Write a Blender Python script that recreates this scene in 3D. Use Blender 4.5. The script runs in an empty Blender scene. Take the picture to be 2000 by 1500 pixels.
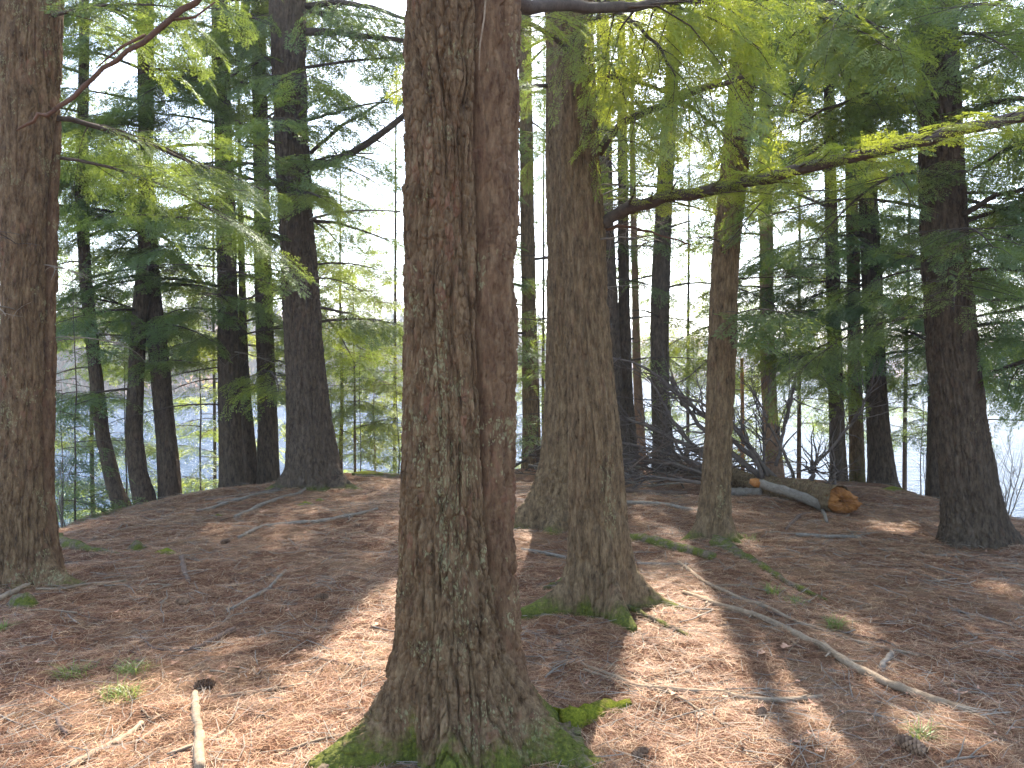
import bpy, math, random
import numpy as np
from mathutils import Vector

S = bpy.context.scene
COL = S.collection
R = math.radians

# ------------------------------------------------------------------ camera
EYE = np.array([0.0, 0.0, 1.6])
FPX = 1511.0                                  # focal length in pixels of a 2000 px wide picture
PITCH = R(-1.25)
cam = bpy.data.cameras.new("camera")
cam.sensor_width = 36.0
cam.lens = FPX / 2000.0 * 36.0
cam.clip_start = 0.05
cam.clip_end = 4000.0
camo = bpy.data.objects.new("camera", cam)
COL.objects.link(camo)
camo.location = EYE
camo.rotation_euler = (R(90) + PITCH, 0, 0)
S.camera = camo

# ------------------------------------------------------------------ light
SUN_AZ, SUN_EL = R(9.0), R(48.0)
SUN = np.array([math.sin(SUN_AZ) * math.cos(SUN_EL), math.cos(SUN_AZ) * math.cos(SUN_EL), math.sin(SUN_EL)])
w = bpy.data.worlds.new("World")
S.world = w
w.use_nodes = True
nt = w.node_tree
sky = nt.nodes.new("ShaderNodeTexSky")
sky.sky_type = 'NISHITA'
sky.sun_disc = False
sky.sun_elevation = SUN_EL
sky.sun_rotation = SUN_AZ
sky.air_density = 1.0
sky.dust_density = 1.5
sky.ozone_density = 1.0
bg = nt.nodes["Background"]
bg.inputs[1].default_value = 0.15
nt.links.new(sky.outputs[0], bg.inputs[0])
sl = bpy.data.lights.new("sun", 'SUN')
sl.energy = 4.5
sl.angle = R(0.55)
sl.color = (1.0, 0.93, 0.82)
so = bpy.data.objects.new("sun", sl)
COL.objects.link(so)
so.rotation_euler = Vector(SUN).to_track_quat('Z', 'Y').to_euler()
so.location = (5, 20, 40)
S.view_settings.view_transform = 'Standard'
S.view_settings.look = 'None'
S.view_settings.gamma = 1.0
S.view_settings.exposure = 2.38
S.cycles.max_bounces = 6
S.cycles.diffuse_bounces = 4
S.cycles.glossy_bounces = 2
S.cycles.transmission_bounces = 4
S.cycles.transparent_max_bounces = 4
S.cycles.sample_clamp_indirect = 6.0
S.cycles.sample_clamp_direct = 12.0

rng = np.random.default_rng(7)

# ------------------------------------------------------------------ maths helpers
_c, _s = math.cos(PITCH), math.sin(PITCH)
def ray(px, py):
    u, v = (px - 1000.0) / FPX, (750.0 - py) / FPX
    return np.array([u, _c - v * _s, _s + v * _c])
def at_depth(px, py, y):
    d = ray(px, py)
    return EYE + d * (y / d[1])
def project(P):
    P = np.asarray(P, float) - EYE
    f = P[..., 1] * _c + P[..., 2] * _s
    v = -P[..., 1] * _s + P[..., 2] * _c
    f = np.where(f < 0.05, 0.05, f)
    return 1000 + FPX * P[..., 0] / f, 750 - FPX * v / f

def _hash(ix, iy, iz, seed):
    h = (ix.astype(np.int64) * 374761393 + iy.astype(np.int64) * 668265263 + iz.astype(np.int64) * 2147483647 + seed * 1274126177) & 0xffffffff
    h = ((h ^ (h >> 13)) * 1274126177) & 0xffffffff
    h = (h ^ (h >> 16)) & 0xffffffff
    h = (h * 2246822519) & 0xffffffff
    return ((h ^ (h >> 15)) & 0xffffff) / float(0xffffff)
def vnoise(p, seed=0):
    p = np.asarray(p, float)
    i = np.floor(p)
    f = p - i
    f = f * f * f * (f * (f * 6 - 15) + 10)
    i = i.astype(np.int64)
    x, y, z = i[:, 0], i[:, 1], i[:, 2]
    fx, fy, fz = f[:, 0], f[:, 1], f[:, 2]
    def c(a, b, d): return _hash(x + a, y + b, z + d, seed)
    x00 = c(0,0,0) * (1 - fx) + c(1,0,0) * fx
    x10 = c(0,1,0) * (1 - fx) + c(1,1,0) * fx
    x01 = c(0,0,1) * (1 - fx) + c(1,0,1) * fx
    x11 = c(0,1,1) * (1 - fx) + c(1,1,1) * fx
    return (x00 * (1 - fy) + x10 * fy) * (1 - fz) + (x01 * (1 - fy) + x11 * fy) * fz
def fbm(p, seed=0, o=4):
    t, a, n = 0.0, 0.5, 0.0
    p = np.asarray(p, float)
    for k in range(o):
        t = t + a * vnoise(p, seed + k * 17); n += a
        p = p * 2.03; a *= 0.5
    return t / n
def voronoi(p, seed=0):
    i = np.floor(p).astype(np.int64)
    f1 = np.full(len(p), 9.0); f2 = np.full(len(p), 9.0); cid = np.zeros(len(p))
    for a in (-1, 0, 1):
        for b in (-1, 0, 1):
            for d in (-1, 0, 1):
                x, y, z = i[:, 0] + a, i[:, 1] + b, i[:, 2] + d
                q = np.stack([x + _hash(x, y, z, seed), y + _hash(x, y, z, seed + 5), z + _hash(x, y, z, seed + 9)], 1)
                dd = ((q - p) ** 2).sum(1)
                m = dd < f1
                f2 = np.where(m, f1, np.minimum(f2, dd))
                cid = np.where(m, _hash(x, y, z, seed + 31), cid)
                f1 = np.where(m, dd, f1)
    return np.sqrt(f1), np.sqrt(f2), cid
def smooth(e0, e1, x):
    t = np.clip((x - e0) / (e1 - e0), 0, 1)
    return t * t * (3 - 2 * t)
def nrm(v):
    v = np.asarray(v, float)
    return v / max(1e-9, np.linalg.norm(v))

# ------------------------------------------------------------------ terrain
WATER = -2.5
_C0 = (0.3, 4.0)
_rim = [(-5.0, 8.5), (-4.0, 11.2), (-2.5, 12.7), (0, 13.2), (2.6, 13.3), (5.1, 12.0), (5.5, 10.3), (6.0, 9.0), (-5.2, 6.5), (6.6, 6.0)]
_ang = sorted([(math.atan2(x - _C0[0], y - _C0[1]), math.hypot(x - _C0[0], y - _C0[1])) for x, y in _rim])
_ra = np.array([-math.pi, -2.6, -2.0] + [a for a, _ in _ang] + [2.0, 2.6, math.pi])
_rr = np.array([60, 22, 8.5] + [r for _, r in _ang] + [9.0, 22, 60])
_sa = np.array([-3.2, -1.5, -0.7, -0.45, -0.2, 0.1, 0.3, 0.7, 1.5, 3.2])
_sd = np.array([160, 110, 105, 115, 130, 190, 260, 300, 260, 160.0])
def G(x, y):
    x = np.atleast_1d(np.asarray(x, float)); y = np.atleast_1d(np.asarray(y, float))
    a = np.arctan2(x - _C0[0], y - _C0[1])
    d = np.hypot(x - _C0[0], y - _C0[1])
    n2 = lambda s, sd: vnoise(np.stack([x * s, y * s, np.zeros_like(x) + sd], 1), sd)
    s = d - np.interp(a, _ra, _rr) + (n2(0.7, 3) - .5) * .7
    k = 0.45
    z = -0.55 * k * np.logaddexp(0, s / k)
    z = np.maximum(z, -6.0)
    near = smooth(60, 20, np.hypot(x, y))
    z = z + near * ((n2(0.35, 11) - .5) * .16 + (n2(1.3, 12) - .5) * .07 + (n2(4.0, 13) - .5) * .042)
    dist = np.hypot(x, y)
    sh = np.interp(np.arctan2(x, y), _sa, _sd)
    far = np.clip((dist - sh) / 26.0, 0, None)
    back = smooth(-20, 10, y)
    hill = np.minimum(far, 1) * 3.8 + 15 * smooth(0, 140, dist - sh) * (0.55 + 0.9 * n2(0.012, 21))
    return z + back * hill * (dist > 60)
def g1(x, y): return float(G(x, y)[0])
def ground_at(px, py, fallback=12.0):
    d = ray(px, py)
    t = np.linspace(1.0, 30.0, 1500)
    P = EYE + d[None, :] * t[:, None]
    h = P[:, 2] - G(P[:, 0], P[:, 1])
    k = np.argmax(h < 0)
    if h[k] >= 0:
        return None if fallback is None else np.array([EYE[0] + d[0] * fallback, fallback, g1(EYE[0] + d[0] * fallback, fallback)])
    lo, hi = t[max(k - 1, 0)], t[k]
    for _ in range(20):
        m = .5 * (lo + hi); q = EYE + d * m
        if q[2] < g1(q[0], q[1]): hi = m
        else: lo = m
    return EYE + d * hi

# ------------------------------------------------------------------ mesh helpers
def mesh_from(name, V, F4=None, F3=None, mat=None, parent=None, attrs=None, smooth_=True):
    """one mesh object from arrays of quads and/or triangles; a parent keeps the part in place"""
    me = bpy.data.meshes.new(name)
    V = np.asarray(V, np.float32).reshape(-1, 3)
    off = np.zeros(3)
    idx = []; tot = []
    if F4 is not None and len(F4):
        F4 = np.asarray(F4, np.int32); idx.append(F4.ravel()); tot += [4] * len(F4)
    if F3 is not None and len(F3):
        F3 = np.asarray(F3, np.int32); idx.append(F3.ravel()); tot += [3] * len(F3)
    idx = np.concatenate(idx) if idx else np.zeros(0, np.int32)
    tot = np.array(tot, np.int32)
    me.vertices.add(len(V)); me.loops.add(len(idx)); me.polygons.add(len(tot))
    if parent is not None:
        off = np.array(parent['base'][:])
    elif attrs and 'base' in attrs:
        off = np.array(attrs['base'])
    me.vertices.foreach_set("co", (V - off).astype(np.float32).ravel())
    me.loops.foreach_set("vertex_index", idx)
    me.polygons.foreach_set("loop_start", np.concatenate([[0], np.cumsum(tot)[:-1]]).astype(np.int32))
    if smooth_:
        me.polygons.foreach_set("use_smooth", np.ones(len(tot), bool))
    for k, v in (attrs or {}).items():
        if k == 'base': continue
        a = me.attributes.new(k, 'FLOAT', 'POINT')
        a.data.foreach_set("value", np.asarray(v, np.float32))
    me.update(); me.validate()
    if mat: me.materials.append(mat)
    o = bpy.data.objects.new(name, me)
    COL.objects.link(o)
    if parent is not None:
        o.parent = parent
    else:
        o.location = off
    o['base'] = [float(q) for q in off]
    return o
def thing(name, loc, label, cat, group=None):
    o = bpy.data.objects.new(name, None)
    o.empty_display_size = .2
    COL.objects.link(o); o.location = loc
    o['base'] = [float(q) for q in loc]
    return tag(o, label, cat, group)
def tag(o, label, cat, group=None, kind=None):
    if label: o['label'] = label
    if cat: o['category'] = cat
    if group: o['group'] = group
    if kind: o['kind'] = kind
    return o

class Tubes:
    """collects round tapering rods of one object"""
    def __init__(s): s.V = []; s.F = []; s.n = 0
    def add(s, pts, rad, sides=5, rough=0.0, cap=True):
        pts = np.asarray(pts, float); rad = np.asarray(rad, float)
        n = len(pts)
        t = np.gradient(pts, axis=0)
        t /= np.maximum(1e-9, np.linalg.norm(t, axis=1))[:, None]
        ref = np.array([0, 0, 1.0]) if abs(t[:, 2].mean()) < .85 else np.array([0, 1.0, 0])
        a = np.cross(t, ref); a /= np.maximum(1e-9, np.linalg.norm(a, axis=1))[:, None]
        b = np.cross(t, a)
        th = np.linspace(0, 2 * np.pi, sides, endpoint=False)
        rr = rad[:, None] * np.ones(sides)[None]
        if rough: rr = rr * (1 + rough * (rng.random((n, sides)) - .5) * 2)
        V = pts[:, None, :] + rr[..., None] * (np.cos(th)[None, :, None] * a[:, None, :] + np.sin(th)[None, :, None] * b[:, None, :])
        i = np.arange(n - 1)[:, None] * sides; j = np.arange(sides)[None]; k = (j + 1) % sides
        F = np.stack([i + j, i + k, i + sides + k, i + sides + j], -1).reshape(-1, 4)
        V = V.reshape(-1, 3)
        if cap:
            c0, c1 = len(V), len(V) + 1
            V = np.concatenate([V, pts[:1], pts[-1:]])
            jj = np.arange(0, sides, 1); kk = (jj + 1) % sides
            e = (n - 1) * sides
            F = np.concatenate([F, np.stack([kk, jj, np.full(sides, c0), np.full(sides, c0)], 1), np.stack([e + jj, e + kk, np.full(sides, c1), np.full(sides, c1)], 1)])
        s.V.append(V); s.F.append(F + s.n); s.n += len(V)
    def build(s, name, mat, parent=None, base=None):
        V = np.concatenate(s.V); F = np.concatenate(s.F)
        tri = F[:, 2] == F[:, 3]
        return mesh_from(name, V, F[~tri], F[tri][:, :3], mat, parent, {'base': base} if base is not None else None)

# ------------------------------------------------------------------ materials
class N:
    def __init__(s, name):
        s.m = bpy.data.materials.new(name); s.m.use_nodes = True
        s.t = s.m.node_tree; s.t.nodes.clear()
        s.out = s.t.nodes.new("ShaderNodeOutputMaterial")
    def new(s, typ, **kw):
        n = s.t.nodes.new(typ)
        for k, v in kw.items(): setattr(n, k, v)
        return n
    def link(s, a, b): s.t.links.new(a, b)
    def val(s, inp, v):
        if hasattr(v, 'is_linked') or isinstance(v, bpy.types.NodeSocket): s.link(v, inp)
        else: inp.default_value = v
    def coords(s, scale=(1, 1, 1)):
        tc = s.new("ShaderNodeTexCoord"); mp = s.new("ShaderNodeMapping")
        mp.inputs['Scale'].default_value = scale
        s.link(tc.outputs['Object'], mp.inputs[0]); return mp.outputs[0]
    def noise(s, vec, scale, detail=4, rough=.55, out=0):
        n = s.new("ShaderNodeTexNoise"); s.link(vec, n.inputs['Vector'])
        n.inputs['Scale'].default_value = scale; n.inputs['Detail'].default_value = detail; n.inputs['Roughness'].default_value = rough
        return n.outputs[out]
    def vor(s, vec, scale, feature='F1', out='Distance'):
        n = s.new("ShaderNodeTexVoronoi", feature=feature); s.link(vec, n.inputs['Vector']); n.inputs['Scale'].default_value = scale
        return n.outputs[out]
    def ramp(s, fac, stops):
        n = s.new("ShaderNodeValToRGB"); e = n.color_ramp.elements
        while len(e) < len(stops): e.new(.5)
        for k, (p, c) in enumerate(stops):
            e[k].position = p; e[k].color = (*c, 1) if len(c) == 3 else c
        s.link(fac, n.inputs[0]); return n.outputs[0]
    def mix(s, f, a, b, mode='MIX'):
        n = s.new("ShaderNodeMix", data_type='RGBA', blend_type=mode)
        s.val(n.inputs[0], f)
        for i, v in ((6, a), (7, b)):
            if isinstance(v, tuple): n.inputs[i].default_value = (*v, 1) if len(v) == 3 else v
            else: s.link(v, n.inputs[i])
        return n.outputs[2]
    def math(s, op, a, b=0.0, clamp=False):
        n = s.new("ShaderNodeMath", operation=op, use_clamp=clamp); s.val(n.inputs[0], a); s.val(n.inputs[1], b); return n.outputs[0]
    def step(s, x, lo, hi):
        n = s.new("ShaderNodeMapRange", interpolation_type='SMOOTHSTEP'); s.link(x, n.inputs[0])
        n.inputs[1].default_value = lo; n.inputs[2].default_value = hi; return n.outputs[0]
    def attr(s, name):
        n = s.new("ShaderNodeAttribute", attribute_name=name); return n.outputs['Fac']
    def island(s): return s.new("ShaderNodeNewGeometry").outputs['Random Per Island']
    def bump(s, h, strength, dist, prev=None):
        n = s.new("ShaderNodeBump"); s.link(h, n.inputs['Height']); n.inputs['Strength'].default_value = strength; n.inputs['Distance'].default_value = dist
        if prev is not None: s.link(prev, n.inputs['Normal'])
        return n.outputs[0]
    def done(s, color, rough=.9, normal=None, spec=.25):
        p = s.new("ShaderNodeBsdfPrincipled")
        s.val(p.inputs['Base Color'], color if not isinstance(color, tuple) else (*color, 1))
        s.val(p.inputs['Roughness'], rough)
        p.inputs['Specular IOR Level'].default_value = spec
        if normal is not None: s.link(normal, p.inputs['Normal'])
        s.link(p.outputs[0], s.out.inputs[0]); return s.m

def bark_material(name, dark, mid, pale, lichen=0.3, red=(.19, .085, .05), red_amt=.25):
    n = N(name)
    c = n.coords((1, 1, .30)); c1 = n.coords((1, 1, .5)); c0 = n.coords()
    big = n.noise(c, 26, 7, .72)
    fine = n.noise(c, 70, 5, .7)
    col = n.ramp(big, [(.34, dark), (.5, mid), (.66, pale)])
    col = n.mix(n.math('MULTIPLY', n.step(fine, .35, .75), .55), col, pale)
    plate = n.vor(c1, 34, 'F1', 'Color')
    pf = n.step(plate, .55, .95)
    patch = n.step(n.noise(c0, 2.3, 3, .6), .42, .66)
    col = n.mix(n.math('MULTIPLY', n.math('MULTIPLY', pf, patch), red_amt * 2.2, True), col, red)
    col = n.mix(n.math('MULTIPLY', n.attr('stem_red'), .2), col, (.14, .06, .036))
    # pale crusts of lichen: small irregular flecks and a few runs of larger ones
    wob = n.new("ShaderNodeVectorMath", operation='ADD'); nz = n.new("ShaderNodeTexNoise"); nz.inputs['Scale'].default_value = 35
    n.link(c1, nz.inputs['Vector']); n.link(c1, wob.inputs[0])
    sc = n.new("ShaderNodeVectorMath", operation='SCALE'); n.link(nz.outputs['Color'], sc.inputs[0]); sc.inputs['Scale'].default_value = .045
    n.link(sc.outputs[0], wob.inputs[1])
    fl = n.vor(wob.outputs[0], 85, 'F1', 'Distance')
    fc = n.vor(wob.outputs[0], 85, 'F1', 'Color')
    zone = n.step(n.noise(c0, 4.1, 4, .65), .60 - .2 * lichen, .80 - .16 * lichen)
    zone = n.math('MAXIMUM', n.math('MULTIPLY', zone, lichen), n.attr('lichen'))
    spot = n.math('MULTIPLY', n.step(fl, .62, .30), n.step(n.math('ADD', n.math('MULTIPLY', zone, .85), n.math('MULTIPLY', fc, .62)), .78, .90))
    col = n.mix(n.math('MULTIPLY', spot, .7), col, n.mix(n.noise(c0, 14, 2), (.19, .165, .075), (.29, .265, .145)))
    moss = n.math('MULTIPLY', n.attr('moss'), n.math('ADD', n.noise(c0, 24, 5, .7), .38))
    mf = n.math('MULTIPLY', n.step(moss, .36, .62), .9)
    mcol = n.ramp(n.noise(c0, 60, 5, .7), [(.3, (.03, .038, .007)), (.55, (.085, .095, .012)), (.75, (.21, .205, .025))])
    col = n.mix(mf, col, mcol)
    h = n.math('ADD', n.math('MULTIPLY', fine, .7), n.math('MULTIPLY', n.noise(c0, 160, 3, .7), .5))
    h = n.math('ADD', h, n.math('MULTIPLY', spot, .25))
    return n.done(col, .92, n.bump(h, .8, .008), .15)

BARK = bark_material("bark_brown", (.022, .011, .005), (.10, .057, .028), (.21, .137, .072), lichen=.8, red_amt=.3)
BARK_B = bark_material("bark_grey_brown", (.028, .016, .008), (.115, .071, .036), (.23, .155, .082), lichen=.4, red_amt=.12)
BARK_C = bark_material("bark_dark", (.018, .011, .007), (.062, .042, .027), (.13, .093, .062), lichen=.12, red_amt=.08)
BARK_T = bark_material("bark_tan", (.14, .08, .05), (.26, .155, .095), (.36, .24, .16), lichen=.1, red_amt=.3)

def wood_material(name, a, b, scale=1.0):
    n = N(name); c = n.coords()
    f = n.noise(c, 18 * scale, 6, .7); g = n.noise(c, 90 * scale, 3, .6)
    col = n.ramp(n.math('ADD', n.math('MULTIPLY', f, .7), n.math('MULTIPLY', g, .3)), [(.32, a), (.68, b)])
    col = n.mix(n.math('MULTIPLY', n.island(), .35), col, tuple(q * .55 for q in a))
    return n.done(col, .9, n.bump(g, .7, .004), .15)
LIMB = wood_material("limb_bark", (.05, .036, .028), (.13, .095, .07))
DEADW = wood_material("dead_wood_grey", (.12, .095, .072), (.33, .27, .21))
STICK = wood_material("stick_tan", (.17, .115, .07), (.40, .30, .20))
STICK_D = wood_material("stick_brown", (.09, .055, .038), (.21, .14, .10))
REDST = wood_material("limb_reddish", (.06, .03, .018), (.165, .085, .05))
ORANGE = wood_material("broken_orange_wood", (.22, .075, .02), (.50, .22, .07), 1.5)
LUMBER = wood_material("sawn_post_wood", (.50, .24, .10), (.62, .33, .15))
def moss_stick():
    n = N("mossy_wood"); c = n.coords()
    f = n.noise(c, 12, 5, .7); g = n.noise(c, 70, 4, .7)
    col = n.ramp(g, [(.3, (.07, .05, .035)), (.7, (.19, .14, .095))])
    m = n.ramp(g, [(.3, (.035, .045, .008)), (.7, (.13, .13, .022))])
    return n.done(n.mix(n.step(f, .4, .58), col, m), .95, n.bump(g, .9, .008), .1)
MOSSY = moss_stick()
def moss_mat():
    n = N("moss"); c = n.coords()
    g = n.noise(c, 80, 5, .75); f = n.noise(c, 9, 3)
    col = n.ramp(g, [(.28, (.05, .06, .008)), (.5, (.16, .17, .017)), (.75, (.34, .32, .035))])
    return n.done(n.mix(n.step(f, .5, .75), col, (.10, .075, .03)), 1.0, n.bump(g, 1.0, .012), .05)
MOSS = moss_mat()

def leaf_material(name, a, b, trans):
    n = N(name)
    r = n.island()
    c = n.noise(n.coords(), 1.7, 3, .6)
    col = n.mix(r, a, b)
    col = n.mix(n.step(c, .55, .75), col, tuple(q * 1.25 for q in b))
    tcol = n.mix(r, trans, tuple(q * .7 for q in trans))
    d = n.new("ShaderNodeBsdfDiffuse"); n.link(col, d.inputs[0])
    t = n.new("ShaderNodeBsdfTranslucent"); n.link(tcol, t.inputs[0])
    gl = n.new("ShaderNodeBsdfGlossy"); gl.inputs['Roughness'].default_value = .42; gl.inputs[0].default_value = (.9, .95, .9, 1)
    m1 = n.new("ShaderNodeMixShader"); m1.inputs[0].default_value = .45
    n.link(d.outputs[0], m1.inputs[1]); n.link(t.outputs[0], m1.inputs[2])
    m2 = n.new("ShaderNodeMixShader"); m2.inputs[0].default_value = .035
    n.link(m1.outputs[0], m2.inputs[1]); n.link(gl.outputs[0], m2.inputs[2])
    n.link(m2.outputs[0], n.out.inputs[0])
    return n.m
LEAF = leaf_material("needles_hemlock", (.045, .08, .034), (.085, .125, .045), (.36, .44, .06))
LEAF_Y = leaf_material("needles_sunlit", (.07, .115, .03), (.12, .17, .045), (.58, .62, .06))  # backlit glow put into the colour: brighter, yellower copy of the hemlock needles
LEAF_D = leaf_material("needles_dark", (.042, .075, .034), (.075, .115, .048), (.28, .36, .06))
GRASS = leaf_material("grass_blade", (.09, .14, .03), (.19, .23, .06), (.35, .42, .07))
def leaf_dry():
    n = N("dry_leaf"); c = n.coords()
    col = n.ramp(n.noise(c, 30, 4), [(.3, (.30, .13, .07)), (.7, (.50, .30, .19))])
    return n.done(col, .7, n.bump(n.noise(c, 60, 2), .4, .004), .3)
DRY = leaf_dry()
def cone_mat():
    n = N("cone_scales"); r = n.island()
    return n.done(n.mix(r, (.09, .05, .03), (.28, .17, .10)), .75, None, .2)
CONE = cone_mat()
def needle_mat():
    n = N("fallen_needles"); r = n.island()
    col = n.ramp(r, [(0, (.11, .042, .020)), (.35, (.235, .095, .043)), (.65, (.36, .18, .086)), (.9, (.47, .295, .155)), (1, (.54, .385, .225))])
    return n.done(col, .6, None, .35)
NEEDLE = needle_mat()
def ground_mat():
    n = N("forest_floor"); c = n.coords()
    a = n.noise(c, .9, 5, .6); b = n.noise(c, 5, 6, .65); d = n.noise(c, 60, 6, .75); e = n.noise(c, 190, 3, .7)
    base = n.ramp(d, [(.32, (.045, .02, .011)), (.5, (.155, .07, .037)), (.68, (.32, .175, .095))])
    hum = n.ramp(d, [(.3, (.045, .028, .02)), (.7, (.13, .075, .05))])
    col = n.mix(n.math('MULTIPLY', n.step(b, .52, .68), .75), base, hum)
    tan = n.ramp(e, [(.3, (.20, .115, .06)), (.7, (.45, .31, .18))])
    col = n.mix(n.math('MULTIPLY', n.step(a, .45, .7), .6), col, tan)
    gm = n.math('MULTIPLY', n.step(n.noise(c, 2.6, 5, .7), .60, .74), n.step(d, .4, .6))
    col = n.mix(n.math('MULTIPLY', gm, .5), col, (.085, .09, .025))
    wet = n.new("ShaderNodeSeparateXYZ"); n.link(c, wet.inputs[0])
    col = n.mix(n.step(wet.outputs[2], -1.2, -2.4), col, (.07, .06, .045))
    h = n.math('ADD', n.math('MULTIPLY', d, .8), n.math('MULTIPLY', e, .5))
    h2 = n.bump(b, .6, .05)
    return n.done(col, .95, n.bump(h, 1.0, .018, h2), .1)
FLOOR = ground_mat()
def water_mat():
    n = N("lake_water"); c = n.coords((1, 1.6, 1))
    a = n.noise(c, 1.3, 4, .6); b = n.noise(c, 4.5, 3, .6)
    h = n.math('ADD', a, n.math('MULTIPLY', b, .35))
    return n.done((.018, .045, .085), .2, n.bump(h, 1.0, .6), .07)
WATERM = water_mat()

# ------------------------------------------------------------------ ground, lake
def axis(lo, hi, step, far):
    a = list(np.arange(lo, hi + 1e-6, step)); s = step
    b = a[-1]; up = []
    while b < far: s = min(s * 1.16, max(step, abs(b) * .05)); b += s; up.append(b)
    s = step; b = a[0]; dn = []
    while b > -far: s = min(s * 1.16, max(step, abs(b) * .05)); b -= s; dn.append(b)
    return np.array(dn[::-1] + a + up)
gx, gy = axis(-8.5, 9.0, .055, 900), axis(-1.0, 16.5, .055, 900)
X, Y = np.meshgrid(gx, gy)
Z = G(X.ravel(), Y.ravel())
nx, ny = len(gx), len(gy)
i = (np.arange(ny - 1)[:, None] * nx + np.arange(nx - 1)[None]).ravel()
nearm = smooth(16, 9, np.hypot(X, Y)).ravel()
fz = (vnoise(np.stack([X.ravel() * 13, Y.ravel() * 13, Z * 0], 1), 4) - .5) * .030
o = mesh_from("ground", np.stack([X.ravel(), Y.ravel(), Z + fz * nearm], 1), np.stack([i, i + 1, i + nx + 1, i + nx], 1), None, FLOOR)
tag(o, "red brown forest floor of fallen needles on a low point", "ground", kind="structure")
lx = np.array([-900, -300, -80, -20, 20, 80, 300, 900.0]); X2, Y2 = np.meshgrid(lx, lx + 100)
i = (np.arange(7)[:, None] * 8 + np.arange(7)[None]).ravel()
o = mesh_from("lake_water", np.stack([X2.ravel(), Y2.ravel(), np.full(64, WATER)], 1), np.stack([i, i + 1, i + 9, i + 8], 1), None, WATERM)
tag(o, "rippled pale blue lake behind the trees", "lake", kind="structure")

# ------------------------------------------------------------------ trunks
def bark_disp(p, amp, cw, ch, stringy, seed):
    wp = np.stack([vnoise(p * (7, 7, 3), seed + 1), vnoise(p * (7, 7, 3), seed + 2), vnoise(p * (5, 5, 4), seed + 3)], 1) - .5
    wp2 = np.stack([vnoise(p * (1.3, 1.3, .9), seed + 4), vnoise(p * (1.3, 1.3, .9), seed + 5), np.zeros(len(p))], 1) - .5
    q = p + wp * (.030, .030, .10) + wp2 * (.14, .14, 0)
    rid = lambda k, sd: smooth(0, .34, np.abs(2 * vnoise(q / (cw * 1.25 * k, cw * 1.25 * k, ch * 4.2 * k), sd) - 1))
    furrow = rid(1, seed + 6) * .62 + rid(.55, seed + 7) * .38
    f1, f2, cid = voronoi(q / (cw * .62, cw * .62, ch * .42), seed)
    plate = smooth(0, .20, f2 - f1) * (.35 + .65 * cid)
    fine = fbm(p / (.010, .010, .022), seed + 8, 2)
    k = 1.25 - .5 * stringy
    return amp * (1.25 * furrow + .42 * k * plate + .30 * fine - 1.1)
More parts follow.
